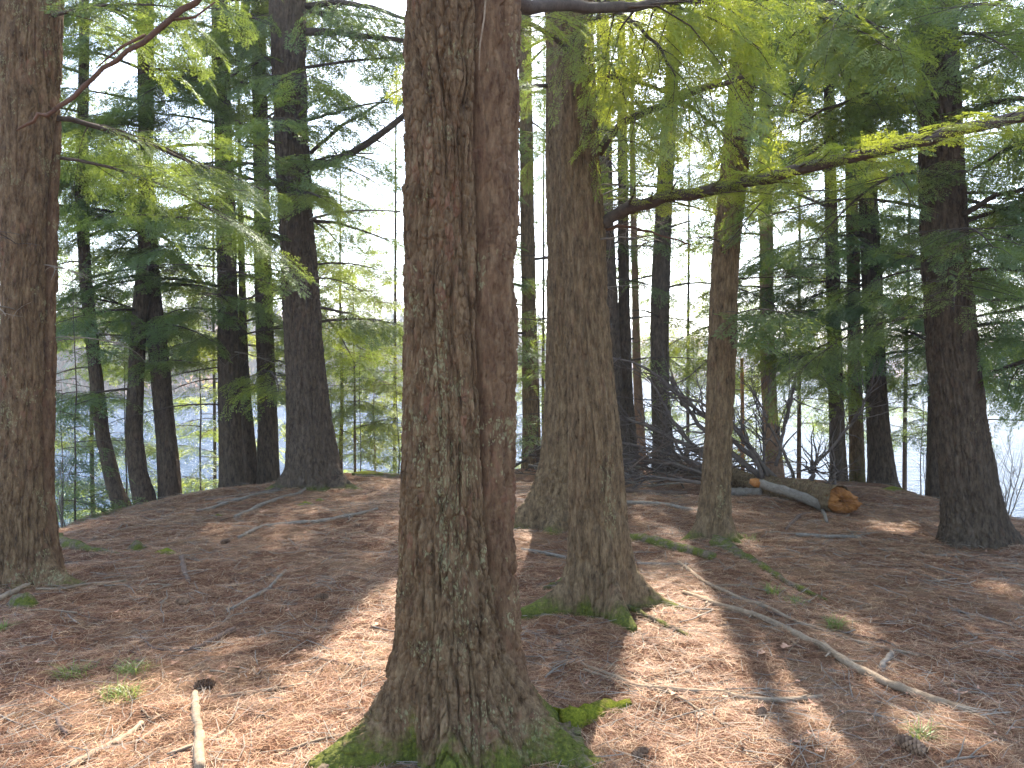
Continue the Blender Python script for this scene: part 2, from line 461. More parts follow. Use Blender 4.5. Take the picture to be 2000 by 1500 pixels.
def trunk_arrays(path, roots, amp, cw, ch, stringy, seed, nth, dz, vis_top, flare=.25, flare_h=.22, second=None, zb=None, moss_h=.25, moss_amt=.6, lichen=None):
    """path rows (x, y, z, r) from the ground up. roots: (angle, length, width, height); angle 0 = +x, 90 = away from camera"""
    path = np.asarray(path, float)
    z0, z1 = path[0, 2], path[-1, 2]
    zs = np.concatenate([np.arange(z0 - .22, min(vis_top, z1), dz), np.linspace(min(vis_top, z1), z1, max(4, int((z1 - vis_top) / .25)))[0 if z1 > vis_top else -1:]])
    zs = np.unique(np.round(zs, 4))
    def ip(k):
        zz = path[:, 2]
        f = np.interp(zs, zz, path[:, k])
        w_ = .12
        return (f + np.interp(zs - w_, zz, path[:, k]) + np.interp(zs + w_, zz, path[:, k])) / 3
    cx, cy, r = ip(0), ip(1), ip(3)
    th = np.linspace(0, 2 * np.pi, nth, endpoint=False)
    h = np.maximum(zs - z0, -.2)
    RR = r[:, None] * np.ones(nth)[None]; red = np.zeros_like(RR)
    if second is not None:                       # a second stem grown into the first: (offset x, offset y, radius) along height
        s2 = np.asarray(second, float)
        ox, oy, r2 = (np.interp(zs, s2[:, 0], s2[:, k]) for k in (1, 2, 3))
        u = np.stack([np.cos(th), np.sin(th)])
        proj = ox[:, None] * u[0] + oy[:, None] * u[1]
        cr = ox[:, None] * u[1] - oy[:, None] * u[0]
        B = np.where(np.abs(cr) < r2[:, None], proj + np.sqrt(np.maximum(r2[:, None] ** 2 - cr ** 2, 0)), 0)
        dd = np.hypot(ox, oy); ca = np.clip((r ** 2 + dd ** 2 - r2 ** 2) / (2 * r * dd), -1, 1)
        ph, al = np.arctan2(oy, ox), np.arccos(ca)
        seam = 0
        for sg in (-1, 1):
            wob = .10 * (vnoise(np.stack([zs * 2.3, zs * 0 + sg, zs * 0 + seed], 1), seed) - .5)
            d_ = (th[None] - (ph + sg * al + wob)[:, None] + np.pi) % (2 * np.pi) - np.pi
            seam = seam + np.exp(-(d_ / .055) ** 2) * .055 + np.exp(-(d_ / .16) ** 2) * .012
        red = ((B > RR) * np.ones_like(RR))
        RR = np.maximum(RR, B) - seam * smooth(.25, .9, zs - z0)[:, None]
    lump = vnoise(np.stack([np.cos(th)[None] * 1.4 + zs[:, None] * 0, np.sin(th)[None] * 1.4 + zs[:, None] * 0, zs[:, None] * 1.1 + th[None] * 0], -1).reshape(-1, 3), seed + 40).reshape(RR.shape)
    RR = RR * (1 + .16 * (lump - .5))
    fl = np.exp(-np.maximum(h, 0) / flare_h)
    RR = RR * (1 + flare * fl[:, None])
    rootm = np.zeros_like(RR)
    for (ang, ln, wd, rh) in roots:
        d = (th - R(ang) + np.pi) % (2 * np.pi) - np.pi
        lob = np.exp(-(d / wd) ** 2)[None] * np.exp(-np.maximum(h, 0) / rh)[:, None] ** 1.25
        RR = RR + ln * lob; rootm = np.maximum(rootm, lob)
    ct, st = np.cos(th)[None], np.sin(th)[None]
    P = np.stack([cx[:, None] + RR * ct, cy[:, None] + RR * st, zs[:, None] + 0 * RR], -1).reshape(-1, 3)
    Pl = np.stack([RR * ct, RR * st, zs[:, None] + 0 * RR], -1).reshape(-1, 3)
    D = bark_disp(Pl + seed * 3.1, amp, cw, ch, stringy, seed).reshape(RR.shape)
    P = P.reshape(len(zs), nth, 3)
    P[..., 0] += D * ct; P[..., 1] += D * st
    moss = moss_amt * (np.exp(-np.maximum(h, 0) / moss_h)[:, None] * .8 + rootm * .55)
    li = np.zeros_like(RR)
    if lichen:
        for (ang, wd, za, zb_, a) in lichen:
            d = (th - R(ang) + np.pi) % (2 * np.pi) - np.pi
            li = np.maximum(li, a * np.exp(-(d / wd) ** 2)[None] * (smooth(za, za + .3, zs) * smooth(zb_, zb_ - .5, zs))[:, None])
    m = len(zs)
    ii = np.arange(m - 1)[:, None] * nth; j = np.arange(nth)[None]; k = (j + 1) % nth
    F = np.stack([ii + j, ii + k, ii + nth + k, ii + nth + j], -1).reshape(-1, 4)
    return P.reshape(-1, 3), F, {'moss': moss.ravel(), 'lichen': li.ravel(), 'stem_red': red.ravel()}

# ------------------------------------------------------------------ foliage
def spray_template(lod, r):
    """flat hemlock spray, axis along +x, length 1: a list of small leaf blades"""
    Q = []
    def blade(p, d, L, wd):
        d = nrm(d); s = np.array([-d[1], d[0], 0]); up = np.array([0, 0, r.uniform(-.25, .25)])
        a = p; c = p + d * L; b = p + d * L * .5
        Q.append([a - s * wd * .15, b - s * wd * .5 + up * wd, c, b + s * wd * .5 - up * wd])
    n = {0: 7, 1: 8, 2: 11}[lod]
    droop = lambda x: -.22 * x * x
    for k in range(n):
        x = .06 + .9 * k / n
        L = (.42 * (1 - x) ** .7 + .10) * r.uniform(.7, 1.15)
        for sd in (-1, 1):
            xx = x + r.uniform(-.03, .03)
            p = np.array([xx, 0, droop(xx)])
            a = R(r.uniform(42, 62)) * sd
            d = np.array([math.cos(a), math.sin(a), -.18 + r.uniform(-.15, .1)])
            if lod == 0:
                dn = nrm(d)
                blade(p + dn * L * .5, d, L * .55, .038)
                for f, sg in ((.12, 1), (.3, -1), (.52, 1)):
                    a2 = a + sg * R(r.uniform(30, 55)); blade(p + dn * L * f, np.array([math.cos(a2), math.sin(a2), -.12]), L * .5 * (1 - f * .5), .036)
            else:
                m = {1: 3, 2: 5}[lod]
                dn = nrm(d)
                for q in range(m):
                    f = (q + .6) / m
                    pp = p + dn * L * f * .92
                    for s2 in (-1, 1):
                        a2 = a + s2 * R(r.uniform(35, 60))
                        ll = {1: .150, 2: .080}[lod] * (1.1 - .45 * f) * r.uniform(.8, 1.2)
                        blade(pp, np.array([math.cos(a2), math.sin(a2), -.1]), ll, {1: .036, 2: .019}[lod])
                blade(p + dn * L * .85, d, .12 if lod == 1 else .075, .034 if lod == 1 else .02)
    blade(np.array([.88, 0, droop(.88)]), np.array([1, 0, -.4]), .16, .07)
    return np.array(Q)
_r = np.random.default_rng(3)
TPL = [[spray_template(l, _r) for _ in range(4)] for l in range(3)]

class Leaves:
    def __init__(s): s.o = []; s.d = []; s.u = []; s.sc = []; s.lod = []
    def add(s, o, d, up, sc, lod): s.o.append(o); s.d.append(d); s.u.append(up); s.sc.append(sc); s.lod.append(lod)
    def build(s, name, mat, parent):
        if not s.o: return None
        o = np.array(s.o); d = np.array(s.d); u = np.array(s.u); sc = np.array(s.sc); lod = np.array(s.lod)
        if len(o):
            keep = ~(sun_cull(o) | sun_cull(o + d * sc[:, None] * .5) | sun_cull(o + d * sc[:, None]))
            o, d, u, sc, lod = o[keep], d[keep], u[keep], sc[keep], lod[keep]
        if not len(o): return None
        d = d / np.linalg.norm(d, axis=1)[:, None]
        y = np.cross(u, d); y /= np.maximum(1e-6, np.linalg.norm(y, axis=1))[:, None]
        z = np.cross(d, y)
        out = []
        tid = rng.integers(0, 4, len(o))
        for l in range(3):
            for t in range(4):
                m = (lod == l) & (tid == t)
                if not m.any(): continue
                T = TPL[l][t].reshape(-1, 3)
                P = o[m][:, None] + sc[m][:, None, None] * (T[None, :, 0:1] * d[m][:, None] + T[None, :, 1:2] * y[m][:, None] + T[None, :, 2:3] * z[m][:, None])
                out.append(P.reshape(-1, 3))
        V = np.concatenate(out)
        F = np.arange(len(V)).reshape(-1, 4)
        return mesh_from(name, V, F, None, mat, parent, None, False)

# where the photograph's floor lies in full sun (pixels of the 2000 x 1500 picture, read back to the floor)
SUNLIT = [
    [(90, 1500), (130, 1420), (180, 1370), (300, 1320), (330, 1345), (480, 1345), (560, 1375), (700, 1360), (690, 1500)],
    [(560, 1195), (620, 1175), (665, 1215), (650, 1265), (580, 1265)], [(560, 1335), (700, 1255), (770, 1270), (740, 1380)],
    [(700, 1150), (785, 1090), (790, 1180), (720, 1240)],
    [(1012, 1180), (1012, 1030), (1046, 1035), (1046, 1075)],
    [(1200, 1190), (1265, 1130), (1360, 1130), (1420, 1180), (1400, 1235), (1260, 1240)],
    [(1130, 1390), (1190, 1230), (1340, 1240), (1530, 1290), (1620, 1390), (1730, 1500), (1420, 1500), (1180, 1430)],
    [(1640, 1200), (1700, 1200), (1760, 1250), (1690, 1255)], [(1790, 1380), (1900, 1440), (1960, 1500), (1850, 1500)],
    [(1680, 1005), (1850, 1015), (1850, 1040), (1700, 1030)], [(1850, 1250), (1990, 1240), (1999, 1310), (1880, 1300)],
    [(1740, 1120), (1830, 1130), (1800, 1150)], [(1900, 1140), (1999, 1160), (1999, 1190), (1920, 1180)],
    [(100, 1010), (200, 985), (180, 1020), (120, 1035)], [(1640, 1310), (1800, 1300), (1860, 1360), (1760, 1380)],
    [(860, 1600), (1150, 1520), (1000, 1800), (800, 1800)],
]
def inside(px, py, poly):
    c = np.zeros(len(px), bool); n = len(poly)
    for a in range(n):
        x1, y1 = poly[a]; x2, y2 = poly[(a + 1) % n]
        m = ((y1 > py) != (y2 > py)) & (px < (x2 - x1) * (py - y1) / ((y2 - y1) or 1e-9) + x1)
        c ^= m
    return c
def sunlit(x, y):
    P = np.stack([x, y, np.zeros_like(x)], -1)
    px, py = project(P)
    m = np.zeros(len(x), bool)
    for poly in SUNLIT: m |= inside(px, py, poly)
    return m & (y > .8)
def sun_cull(P):
    t = P[:, 2] / SUN[2]
    h = P - SUN * t[:, None]
    return sunlit(h[:, 0], h[:, 1]) & (rng.random(len(P)) < .93) & (P[:, 2] > .4)

def sunlit_hit(P):
    h = P - SUN * (P[:, 2] / SUN[2])[:, None]
    return sunlit(h[:, 0], h[:, 1])
def curve(p0, az, elev, L, droop, n=10, wob=.05):
    """a limb: rises with elev, then hangs by droop"""
    t = np.linspace(0, 1, n)
    hz = L * t
    az = az + np.cumsum(rng.normal(0, wob, n)) * .5
    stepv = np.stack([np.cos(az), np.sin(az)], 1) * (L / (n - 1))
    xy = np.concatenate([[[0, 0]], np.cumsum(stepv[1:], 0)])
    z = math.tan(elev) * hz - droop * L * t * t + np.cumsum(rng.normal(0, wob * .12 * L / n, n))
    return np.stack([p0[0] + xy[:, 0], p0[1] + xy[:, 1], p0[2] + z], 1)

def dress(path, r0, r1, tb, lv, lod, dens=1.0, sec=1.0, t0=.15, bare=False, spray=.34, hang=.25, side_scale=.42):
    """grow twigs (tb) and sprays (lv) along a limb path"""
    path = np.asarray(path, float)
    n = len(path)
    tb.add(path, np.linspace(r0, r1, n), 6 if r0 > .012 else 4, .08)
    seg = np.linalg.norm(np.diff(path, axis=0), axis=1); cum = np.concatenate([[0], np.cumsum(seg)]); L = cum[-1]
    spc = .112 / dens
    s = L * t0; sd = 1
    while s < L:
        t = s / L
        k = min(n - 2, int(np.searchsorted(cum, s) - 1)); k = max(k, 0)
        p = path[k] + (path[k + 1] - path[k]) * ((s - cum[k]) / max(1e-6, seg[k]))
        d = nrm(path[k + 1] - path[k])
        az = math.atan2(d[1], d[0]) + sd * R(rng.uniform(45, 75))
        l2 = min(1.5, (side_scale * L * (1 - t) ** .75 + .18)) * rng.uniform(.55, 1.15) * sec
        c = curve(p, az, d[2] * .4 + rng.uniform(-.15, .15), l2, rng.uniform(.0, hang * 2), 5, .18)
        tb.add(c, np.linspace(max(.0036, r0 * .3 * (1 - .5 * t)), .0019, 5), 3, 0, False)
        if not bare:
            q = .12; s3 = 1
            while q < 1.02:
                kk = min(3, int(q * 4)); f = min(1, q * 4 - kk)
                pp = c[kk] + (c[kk + 1] - c[kk]) * f
                dd = nrm(c[kk + 1] - c[kk])
                a3 = math.atan2(dd[1], dd[0]) + (s3 * R(rng.uniform(30, 55)) if q < .9 else R(rng.uniform(-12, 12)))
                dv = np.array([math.cos(a3), math.sin(a3), dd[2] - rng.uniform(.0, hang * 1.6)])
                up = np.array([rng.normal(0, .25), rng.normal(0, .25), 1])
                lv.add(pp, dv, up, spray * rng.uniform(.65, 1.2), lod)
                q += spray * .33 / max(.2, l2); s3 = -s3
        else:
            for _ in range(int(2 + 3 * l2)):
                q = rng.uniform(.2, .95); kk = min(3, int(q * 4)); pp = c[kk] + (c[kk + 1] - c[kk]) * (q * 4 - kk)
                a3 = az + R(rng.uniform(-75, 75))
                tb.add(curve(pp, a3, rng.uniform(-.5, .4), l2 * rng.uniform(.25, .6), rng.uniform(-.2, .4), 4, .3), [.0022, .0018, .0015, .001], 3, 0, False)
        s += spc * rng.uniform(.6, 1.4); sd = -sd

BRANCH_N = [0]
def limb(tree, path, r0, r1, lod=1, mat=LIMB, leaf=LEAF, **kw):
    tb, lv = Tubes(), Leaves()
    dress(path, r0, r1, tb, lv, lod, **kw)
    b = tb.build("branch", mat, tree)
    f = lv.build("foliage", leaf, b)
    BRANCH_N[0] += 1
    return b

# ------------------------------------------------------------------ trees
TREES = []
def tree(label, name, base, outline, depth=None, height=17.0, mat=BARK_C, cat="tree", roots=(), amp=.012, cw=.030, ch=.11, stringy=.5,
         seed=1, nth=96, dz=.02, second=None, group="tree trunks on the point", moss_amt=.5, lichen=None, flare=.22, flare_h=.2, moss_h=.22):
    """outline rows (x centre px, y px, width px) from top to foot in the photograph, set at the depth of its foot"""
    if depth is None:
        b = ground_at(*base); depth = b[1]
    rows = []
    for (px, py, wpx) in sorted(outline, key=lambda q: -q[1]):
        P = at_depth(px, py, depth); rows.append((P[0], depth, P[2], wpx / FPX * depth * .5))
    zg = g1(rows[0][0], depth)
    if rows[0][2] > zg: rows.insert(0, (rows[0][0] + (rows[0][0] - rows[1][0]) / max(.05, rows[1][2] - rows[0][2]) * (rows[0][2] - zg) * .5, depth, zg, rows[0][3] * 1.03))
    else: rows[0] = (rows[0][0], depth, zg, rows[0][3])
    rows = [r for k, r in enumerate(rows) if k == 0 or r[2] > rows[0][2] + .02]
    top = rows[-1]; lean = (rows[-1][0] - rows[max(0, len(rows) - 3)][0]) / max(.3, rows[-1][2] - rows[max(0, len(rows) - 3)][2]) * .5
    z = top[2]; vis = z + .2
    while z < height:
        z = z + 2.0
        f = max(.12, 1 - (z - top[2]) / max(1.0, (height - top[2])))
        rows.append((top[0] + lean * (z - top[2]), depth, z, top[3] * f))
    base_p = (rows[0][0], depth, zg)
    t = thing(name, base_p, label, cat, group)
    V, F, at = trunk_arrays(rows, roots, amp, cw, ch, stringy, seed, nth, dz, vis, flare, flare_h, second, None, moss_h, moss_amt, lichen)
    mesh_from("trunk", V, F, None, mat, t, at)
    rec = dict(t=t, rows=np.array(rows), depth=depth, zg=zg)
    TREES.append(rec)
    return rec
def axis_at(rec, z):
    r = rec['rows']
    return np.array([np.interp(z, r[:, 2], r[:, 0]), rec['depth'], z]), float(np.interp(z, r[:, 2], r[:, 3]))

TC = tree("thick double-stemmed brown trunk in the very middle, lichen flecked, with mossy feet", "hemlock_tree", None,
     [(876, -40, 150), (874, 250, 152), (872, 500, 154), (872, 700, 158), (874, 900, 168), (876, 1050, 180), (882, 1200, 200), (890, 1320, 225), (900, 1420, 250)],
     depth=3.45, mat=BARK, roots=[(203, .36, .25, .19), (338, .32, .25, .21), (268, .13, .17, .20), (303, .13, .15, .15), (232, -.045, .11, .35), (100, .2, .5, .15), (20, .18, .3, .2)], amp=.026, cw=.033, ch=.12, stringy=.45, seed=5, nth=520, dz=.0048,
     second=[(-.3, .10, .0, .14), (.4, .16, .0, .125), (.9, .185, -.005, .115), (1.6, .19, -.01, .105), (2.4, .19, -.01, .108), (3.5, .19, -.01, .11), (17, .12, 0, .04)],
     lichen=[(268, .16, .5, 2.2, .95), (285, .35, .2, 1.6, .6), (240, .3, .1, .9, .5), (250, .15, 2.0, 3.4, .55)], moss_amt=.74, moss_h=.3, flare=.12, flare_h=.2, height=18)
TL = tree("brown trunk cut by the left picture edge, with a long mossy root", "hemlock_tree", None,
     [(56, -60, 124), (56, 100, 110), (56, 300, 96), (52, 520, 80), (48, 700, 82), (43, 850, 84), (40, 1000, 90), (42, 1120, 100)],
     depth=5.7, mat=BARK, roots=[(350, .30, .3, .12), (250, .08, .4, .1), (300, .06, .3, .1)], amp=.018, cw=.03, ch=.09, stringy=.35, seed=9, nth=280, dz=.009,
     second=[(-.3, .115, .10, .09), (.8, .115, .08, .075), (2.2, .12, .06, .07), (4.2, .10, .03, .09), (17, .05, 0, .03)], lichen=[(280, .2, .2, 1.6, .3)], moss_amt=.5, height=17)
T3 = tree("slim dark trunk leaning left at its top, just right of the left edge trunk", "hemlock_tree", (243, 992),
     [(165, 20, 17), (163, 200, 18), (158, 400, 21), (168, 550, 22), (183, 700, 23), (200, 850, 25), (225, 960, 30), (243, 992, 36)], seed=11, nth=72, stringy=.4, amp=.009, height=10, roots=[(340, .08, .4, .08)])
T4 = tree("slim dark trunk with a slight bend, beside the leaning slim one", "hemlock_tree", (283, 975),
     [(288, 0, 22), (285, 330, 26), (284, 500, 27), (268, 680, 29), (262, 850, 30), (270, 930, 34), (283, 975, 44)], seed=12, nth=72, amp=.010, height=14, roots=[(330, .16, .35, .08), (230, .06, .4, .08)])
T5 = tree("rough dark trunk leaning left on the rim, upper half hidden in needles", "hemlock_tree", None,
     [(285, 330, 26), (292, 500, 30), (303, 640, 34), (314, 740, 36), (324, 850, 36), (331, 945, 42)], depth=12.2, seed=13, nth=72, amp=.013, height=9)
T6 = tree("straight dark trunk with a pale foot, left of the thin crooked stem", "hemlock_tree", (453, 926),
     [(428, -40, 28), (434, 200, 31), (441, 420, 34), (445, 600, 37), (447, 780, 39), (453, 926, 46)], seed=14, nth=84, amp=.014, mat=BARK_C, height=17, roots=[(330, .08, .4, .1)])
T7 = tree("thin crooked stem squeezed between two straight dark trunks", "hemlock_tree", None,
     [(473, 560, 13), (475, 700, 18), (480, 800, 22), (492, 930, 27)], depth=12.9, seed=15, nth=60, amp=.01, height=6.5)
T8 = tree("straight dark trunk with yellow green sprays, just right of the thin crooked stem", "hemlock_tree", None,
     [(506, 100, 26), (510, 300, 28), (513, 500, 31), (518, 700, 33), (525, 918, 40)], depth=12.6, seed=16, nth=84, amp=.013, height=15)
T9 = tree("big dark grey trunk with spreading mossy roots, left of the middle trunk", "hemlock_tree", None,
     [(560, -60, 66), (563, 100, 62), (569, 250, 60), (578, 400, 62), (587, 550, 66), (595, 700, 71), (603, 820, 80), (612, 900, 98)],
     depth=10.6, mat=BARK_C, seed=17, nth=180, dz=.014, amp=.030, cw=.038, ch=.10, stringy=.55, roots=[(335, .42, .26, .18), (215, .36, .24, .16), (275, .1, .4, .12), (300, .12, .2, .12)], moss_amt=.6, height=18, flare=.15)
T10 = tree("grey trunk seen in the gap just right of the middle trunk", "hemlock_tree", None,
     [(1024, -40, 22), (1027, 200, 24), (1030, 450, 26), (1034, 650, 28), (1038, 850, 34)], depth=13.4, seed=18, nth=72, amp=.012, height=9.5, mat=BARK_B)
T11B = tree("grey brown trunk with wide dark mossy foot, half hidden by the clawed roots trunk", "hemlock_tree", (1085, 1025),
     [(1092, -60, 54), (1096, 100, 58), (1100, 300, 62), (1104, 500, 66), (1106, 650, 72), (1106, 800, 84), (1104, 900, 96), (1100, 1000, 112)], mat=BARK_B, seed=19, nth=180, dz=.012,
     amp=.020, cw=.026, ch=.09, stringy=.7, roots=[(203, .46, .24, .3), (252, .30, .2, .16), (292, .2, .2, .12)], moss_amt=.6, height=17)
T11F = tree("ridged brown trunk with mossy clawed roots and a long low branch", "hemlock_tree", None,
     [(1122, -60, 62), (1125, 100, 64), (1131, 300, 70), (1137, 420, 78), (1144, 560, 80), (1151, 700, 86), (1160, 850, 96), (1167, 1000, 106), (1171, 1110, 116)], depth=5.25, mat=BARK_B, seed=20, nth=240, dz=.009,
     amp=.018, cw=.024, ch=.085, stringy=.7, roots=[(197, .36, .2, .13), (287, .30, .19, .16), (347, .34, .2, .16), (240, -.02, .2, .2)], moss_amt=.66, moss_h=.2, lichen=[(290, .5, .3, 1.4, .6)], height=17, flare=.12)
T12 = tree("medium trunk leaning right, pale lichen at its mossy foot, before the fallen log", "hemlock_tree", (1393, 1050),
     [(1462, -40, 48), (1455, 100, 49), (1437, 300, 50), (1417, 500, 49), (1410, 700, 50), (1402, 850, 50), (1396, 980, 56), (1393, 1050, 62)], mat=BARK_B, seed=21, nth=160, dz=.011,
     amp=.016, cw=.026, ch=.08, stringy=.55, roots=[(205, .22, .3, .12), (300, .16, .28, .14), (340, .12, .3, .1)], moss_amt=.66, lichen=[(275, .5, .05, .8, .8)], height=15)
T13 = tree("thick trunk leaning left with a broad dark foot, farthest right of the near trunks", "hemlock_tree", (1912, 1060),
     [(1826, -60, 66), (1830, 100, 70), (1838, 300, 76), (1847, 500, 82), (1858, 700, 86), (1880, 850, 92), (1896, 960, 98), (1912, 1060, 116)], mat=BARK_C, seed=22, nth=200, dz=.011,
     amp=.022, cw=.03, ch=.09, stringy=.5, roots=[(335, .14, .35, .12), (210, .10, .35, .12), (270, .05, .4, .1)], moss_amt=.35, lichen=[(270, .5, .5, 3, .35)], height=17, flare=.18)
T14 = tree("dark trunk leaning right at its top, behind the brush pile", "hemlock_tree", None,
     [(1318, -40, 24), (1313, 150, 26), (1299, 350, 30), (1292, 500, 34), (1288, 650, 35), (1289, 780, 34), (1296, 880, 40)], depth=12.6, seed=23, nth=84, amp=.012, height=15)
T15 = tree("dark trunk, left one of two close dark stems right of the big brown trunk", "hemlock_tree", None,
     [(1178, 100, 24), (1182, 400, 28), (1191, 600, 32), (1200, 760, 34), (1210, 880, 42)], depth=12.2, seed=24, nth=84, amp=.012, height=15)
T15B = tree("narrow dark stem, right one of two close dark stems by the brush pile", "hemlock_tree", None,
     [(1214, 150, 16), (1217, 400, 19), (1219, 600, 22), (1222, 760, 25), (1228, 880, 32)], depth=12.6, seed=25, nth=72, amp=.011, height=13)
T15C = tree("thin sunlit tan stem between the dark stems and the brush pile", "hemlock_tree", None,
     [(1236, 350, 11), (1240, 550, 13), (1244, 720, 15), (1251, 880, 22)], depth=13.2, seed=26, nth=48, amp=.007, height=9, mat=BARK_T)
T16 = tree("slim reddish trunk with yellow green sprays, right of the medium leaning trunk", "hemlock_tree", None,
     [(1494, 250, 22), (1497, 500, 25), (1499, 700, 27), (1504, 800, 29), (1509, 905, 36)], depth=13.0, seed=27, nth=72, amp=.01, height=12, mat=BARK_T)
T17 = tree("narrow dark trunk, first of three in a row by the lake on the right", "hemlock_tree", (1637, 912),
     [(1618, 100, 19), (1622, 350, 21), (1627, 550, 24), (1632, 750, 26), (1637, 912, 29)], seed=28, nth=72, amp=.011, height=13)
T18 = tree("green tinged grey trunk, middle of three in a row by the lake on the right", "hemlock_tree", None,
     [(1662, 150, 20), (1664, 400, 22), (1668, 600, 24), (1671, 780, 26), (1674, 912, 27)], depth=12.6, seed=29, nth=72, amp=.01, height=12, mat=BARK_B, moss_amt=.8, moss_h=1.8)
T19 = tree("dark trunk with a wide foot, third of three in a row by the lake", "hemlock_tree", (1720, 926),
     [(1682, 0, 30), (1690, 250, 33), (1698, 450, 34), (1706, 600, 36), (1711, 750, 37), (1717, 860, 42), (1722, 926, 48)], seed=30, nth=100, amp=.014, height=16, roots=[(335, .2, .3, .1), (215, .22, .25, .08)])
T20 = tree("dark trunk tucked close behind the thick leaning trunk on the right", "hemlock_tree", None,
     [(1822, 300, 22), (1826, 600, 26), (1828, 800, 29), (1830, 950, 36)], depth=10.9, seed=31, nth=72, amp=.012, height=12)


# ------------------------------------------------------------------ limbs of the standing trees
def grow(rec, zlo, zhi, n, L=(1.2, 2.8), lod=1, leaf=LEAF, dens=1.0, az=None, elev=(-.1, .35), droop=(.1, .35), bare=0.0, spray=.34, r=None, mat=LIMB, sec=1.0):
    for k in range(n):
        z = zlo + (zhi - zlo) * (k + rng.uniform(.1, .9)) / n
        c, rr = axis_at(rec, z)
        a = R(rng.uniform(*az[k % len(az)])) if az else rng.uniform(0, 2 * math.pi)
        Ln = rng.uniform(*L) * (1 - .25 * (z - zlo) / max(1, zhi - zlo) * (zhi > 9))
        p0 = c + np.array([math.cos(a), math.sin(a), 0]) * rr * .6
        b = rng.random() < bare
        path = curve(p0, a, rng.uniform(*elev), Ln, rng.uniform(*droop), 10, .07)
        r0 = (r or .010 + .007 * Ln) * rng.uniform(.8, 1.2)
        if b: limb(rec['t'], path, r0 * .8, .003, 0, DEADW if rng.random() < .3 else mat, bare=True, dens=.8 * dens, t0=.1, side_scale=.3)
        else: limb(rec['t'], path, r0, .003, lod, mat, leaf, dens=dens, spray=spray, sec=sec)
def pxlimb(rec, pts, w0, w1, **kw):
    """limb seen in the photograph: rows (px, py, depth)"""
    P = np.array([at_depth(a, b, d) for a, b, d in pts])
    t = np.linspace(0, 1, len(P)); tt = np.linspace(0, 1, max(12, len(P) * 3))
    Q = np.stack([np.interp(tt, t, P[:, k]) for k in range(3)], 1)
    for _ in range(2): Q[1:-1] = (Q[:-2] + 2 * Q[1:-1] + Q[2:]) / 4
    Q[1:-1] += rng.normal(0, .006, Q[1:-1].shape)
    d0, d1 = pts[0][2], pts[-1][2]
    return limb(rec['t'], Q, w0 / FPX * d0 / 2, w1 / FPX * d1 / 2, **kw)
RIGHT, LEFT, NEAR, BACK = (-45, 30), (150, 225), (225, 315), (45, 135)

# left group
grow(TL, 2.9, 4.6, 4, (1.2, 2.0), 2, LEAF, az=[RIGHT, BACK, RIGHT], droop=(.2, .5), r=.014)
pxlimb(TL, [(100, 228, 5.7), (170, 240, 5.9), (250, 268, 6.2), (330, 298, 6.5), (420, 335, 6.8), (520, 372, 7.0)], 12, 4, lod=2, dens=.8, side_scale=.28, hang=.4)
grow(TL, 1.7, 2.6, 4, (.4, .8), bare=1, az=[RIGHT, NEAR], r=.005)
grow(T3, 2.6, 6.6, 14, (1.0, 2.0), 1, LEAF, droop=(.15, .45))
grow(T3, 1.4, 2.8, 5, (.8, 1.6), 1, LEAF, droop=(.2, .5), bare=.3, az=[LEFT, BACK, RIGHT])
grow(T4, 2.4, 7.4, 22, (1.2, 2.6), 1, LEAF, droop=(.15, .5))
grow(T4, 1.2, 2.6, 6, (1.0, 2.0), 1, LEAF, bare=.35, droop=(.1, .4), az=[LEFT, RIGHT, BACK])
grow(T5, 2.0, 7.5, 17, (1.0, 2.2), 0, LEAF, droop=(.15, .45))
grow(T6, 2.0, 8.4, 28, (1.2, 2.8), 1, LEAF, droop=(.15, .5))
grow(T6, .9, 2.2, 6, (1.0, 2.0), 1, LEAF, bare=.6, az=[LEFT, RIGHT, LEFT])
grow(T7, 1.4, 5.5, 8, (.6, 1.4), 0, LEAF)
grow(T8, 1.4, 8.5, 24, (1.0, 2.3), 0, LEAF_Y, droop=(.15, .4))
# big trunk left of the middle: strong bare curving limbs on its right, sprays above
pxlimb(T9, [(604, 325, 10.6), (650, 318, 10.3), (700, 292, 10.0), (745, 262, 9.8), (800, 215, 9.6), (850, 190, 9.4)], 17, 9, lod=0, mat=LIMB, bare=True, dens=.5)
pxlimb(T9, [(596, 62, 10.6), (660, 62, 10.3), (730, 72, 10.0), (810, 82, 9.7)], 15, 8, lod=1, leaf=LEAF_D, dens=.9, hang=.4)
pxlimb(T9, [(598, 12, 10.6), (660, 2, 10.4), (740, 18, 10.0), (800, 40, 9.7)], 12, 6, lod=1, leaf=LEAF_D, dens=1.1, hang=.45)
pxlimb(T9, [(600, 235, 10.6), (650, 222, 10.2), (700, 205, 9.8), (760, 200, 9.5)], 7, 3, lod=1, leaf=LEAF_D, dens=.6)
pxlimb(T9, [(606, 300, 10.6), (660, 250, 10.6), (720, 215, 10.5), (790, 170, 10.4)], 8, 3, lod=1, leaf=LEAF, dens=.5)
pxlimb(T9, [(612, 430, 10.6), (680, 440, 10.8), (760, 470, 11.0)], 7, 3, lod=1, leaf=LEAF, dens=.5)
pxlimb(T9, [(620, 600, 10.6), (680, 612, 10.8), (740, 632, 11.0)], 7, 3, lod=1, leaf=LEAF_D, dens=.8)
for (a, b, c_, d_, e, f) in [(545, 20, 500, 60, 470, 110), (548, 190, 505, 165, 470, 160), (552, 290, 500, 260, 460, 235), (556, 380, 520, 340, 480, 330), (540, 110, 500, 120, 450, 150), (562, 555, 520, 575, 470, 585)]:
    pxlimb(T9, [(a, b, 10.6), (c_, d_, 10.5), (e, f, 10.3)], 10, 4, lod=1, leaf=LEAF, dens=.8, bare=rng.random() < .4)
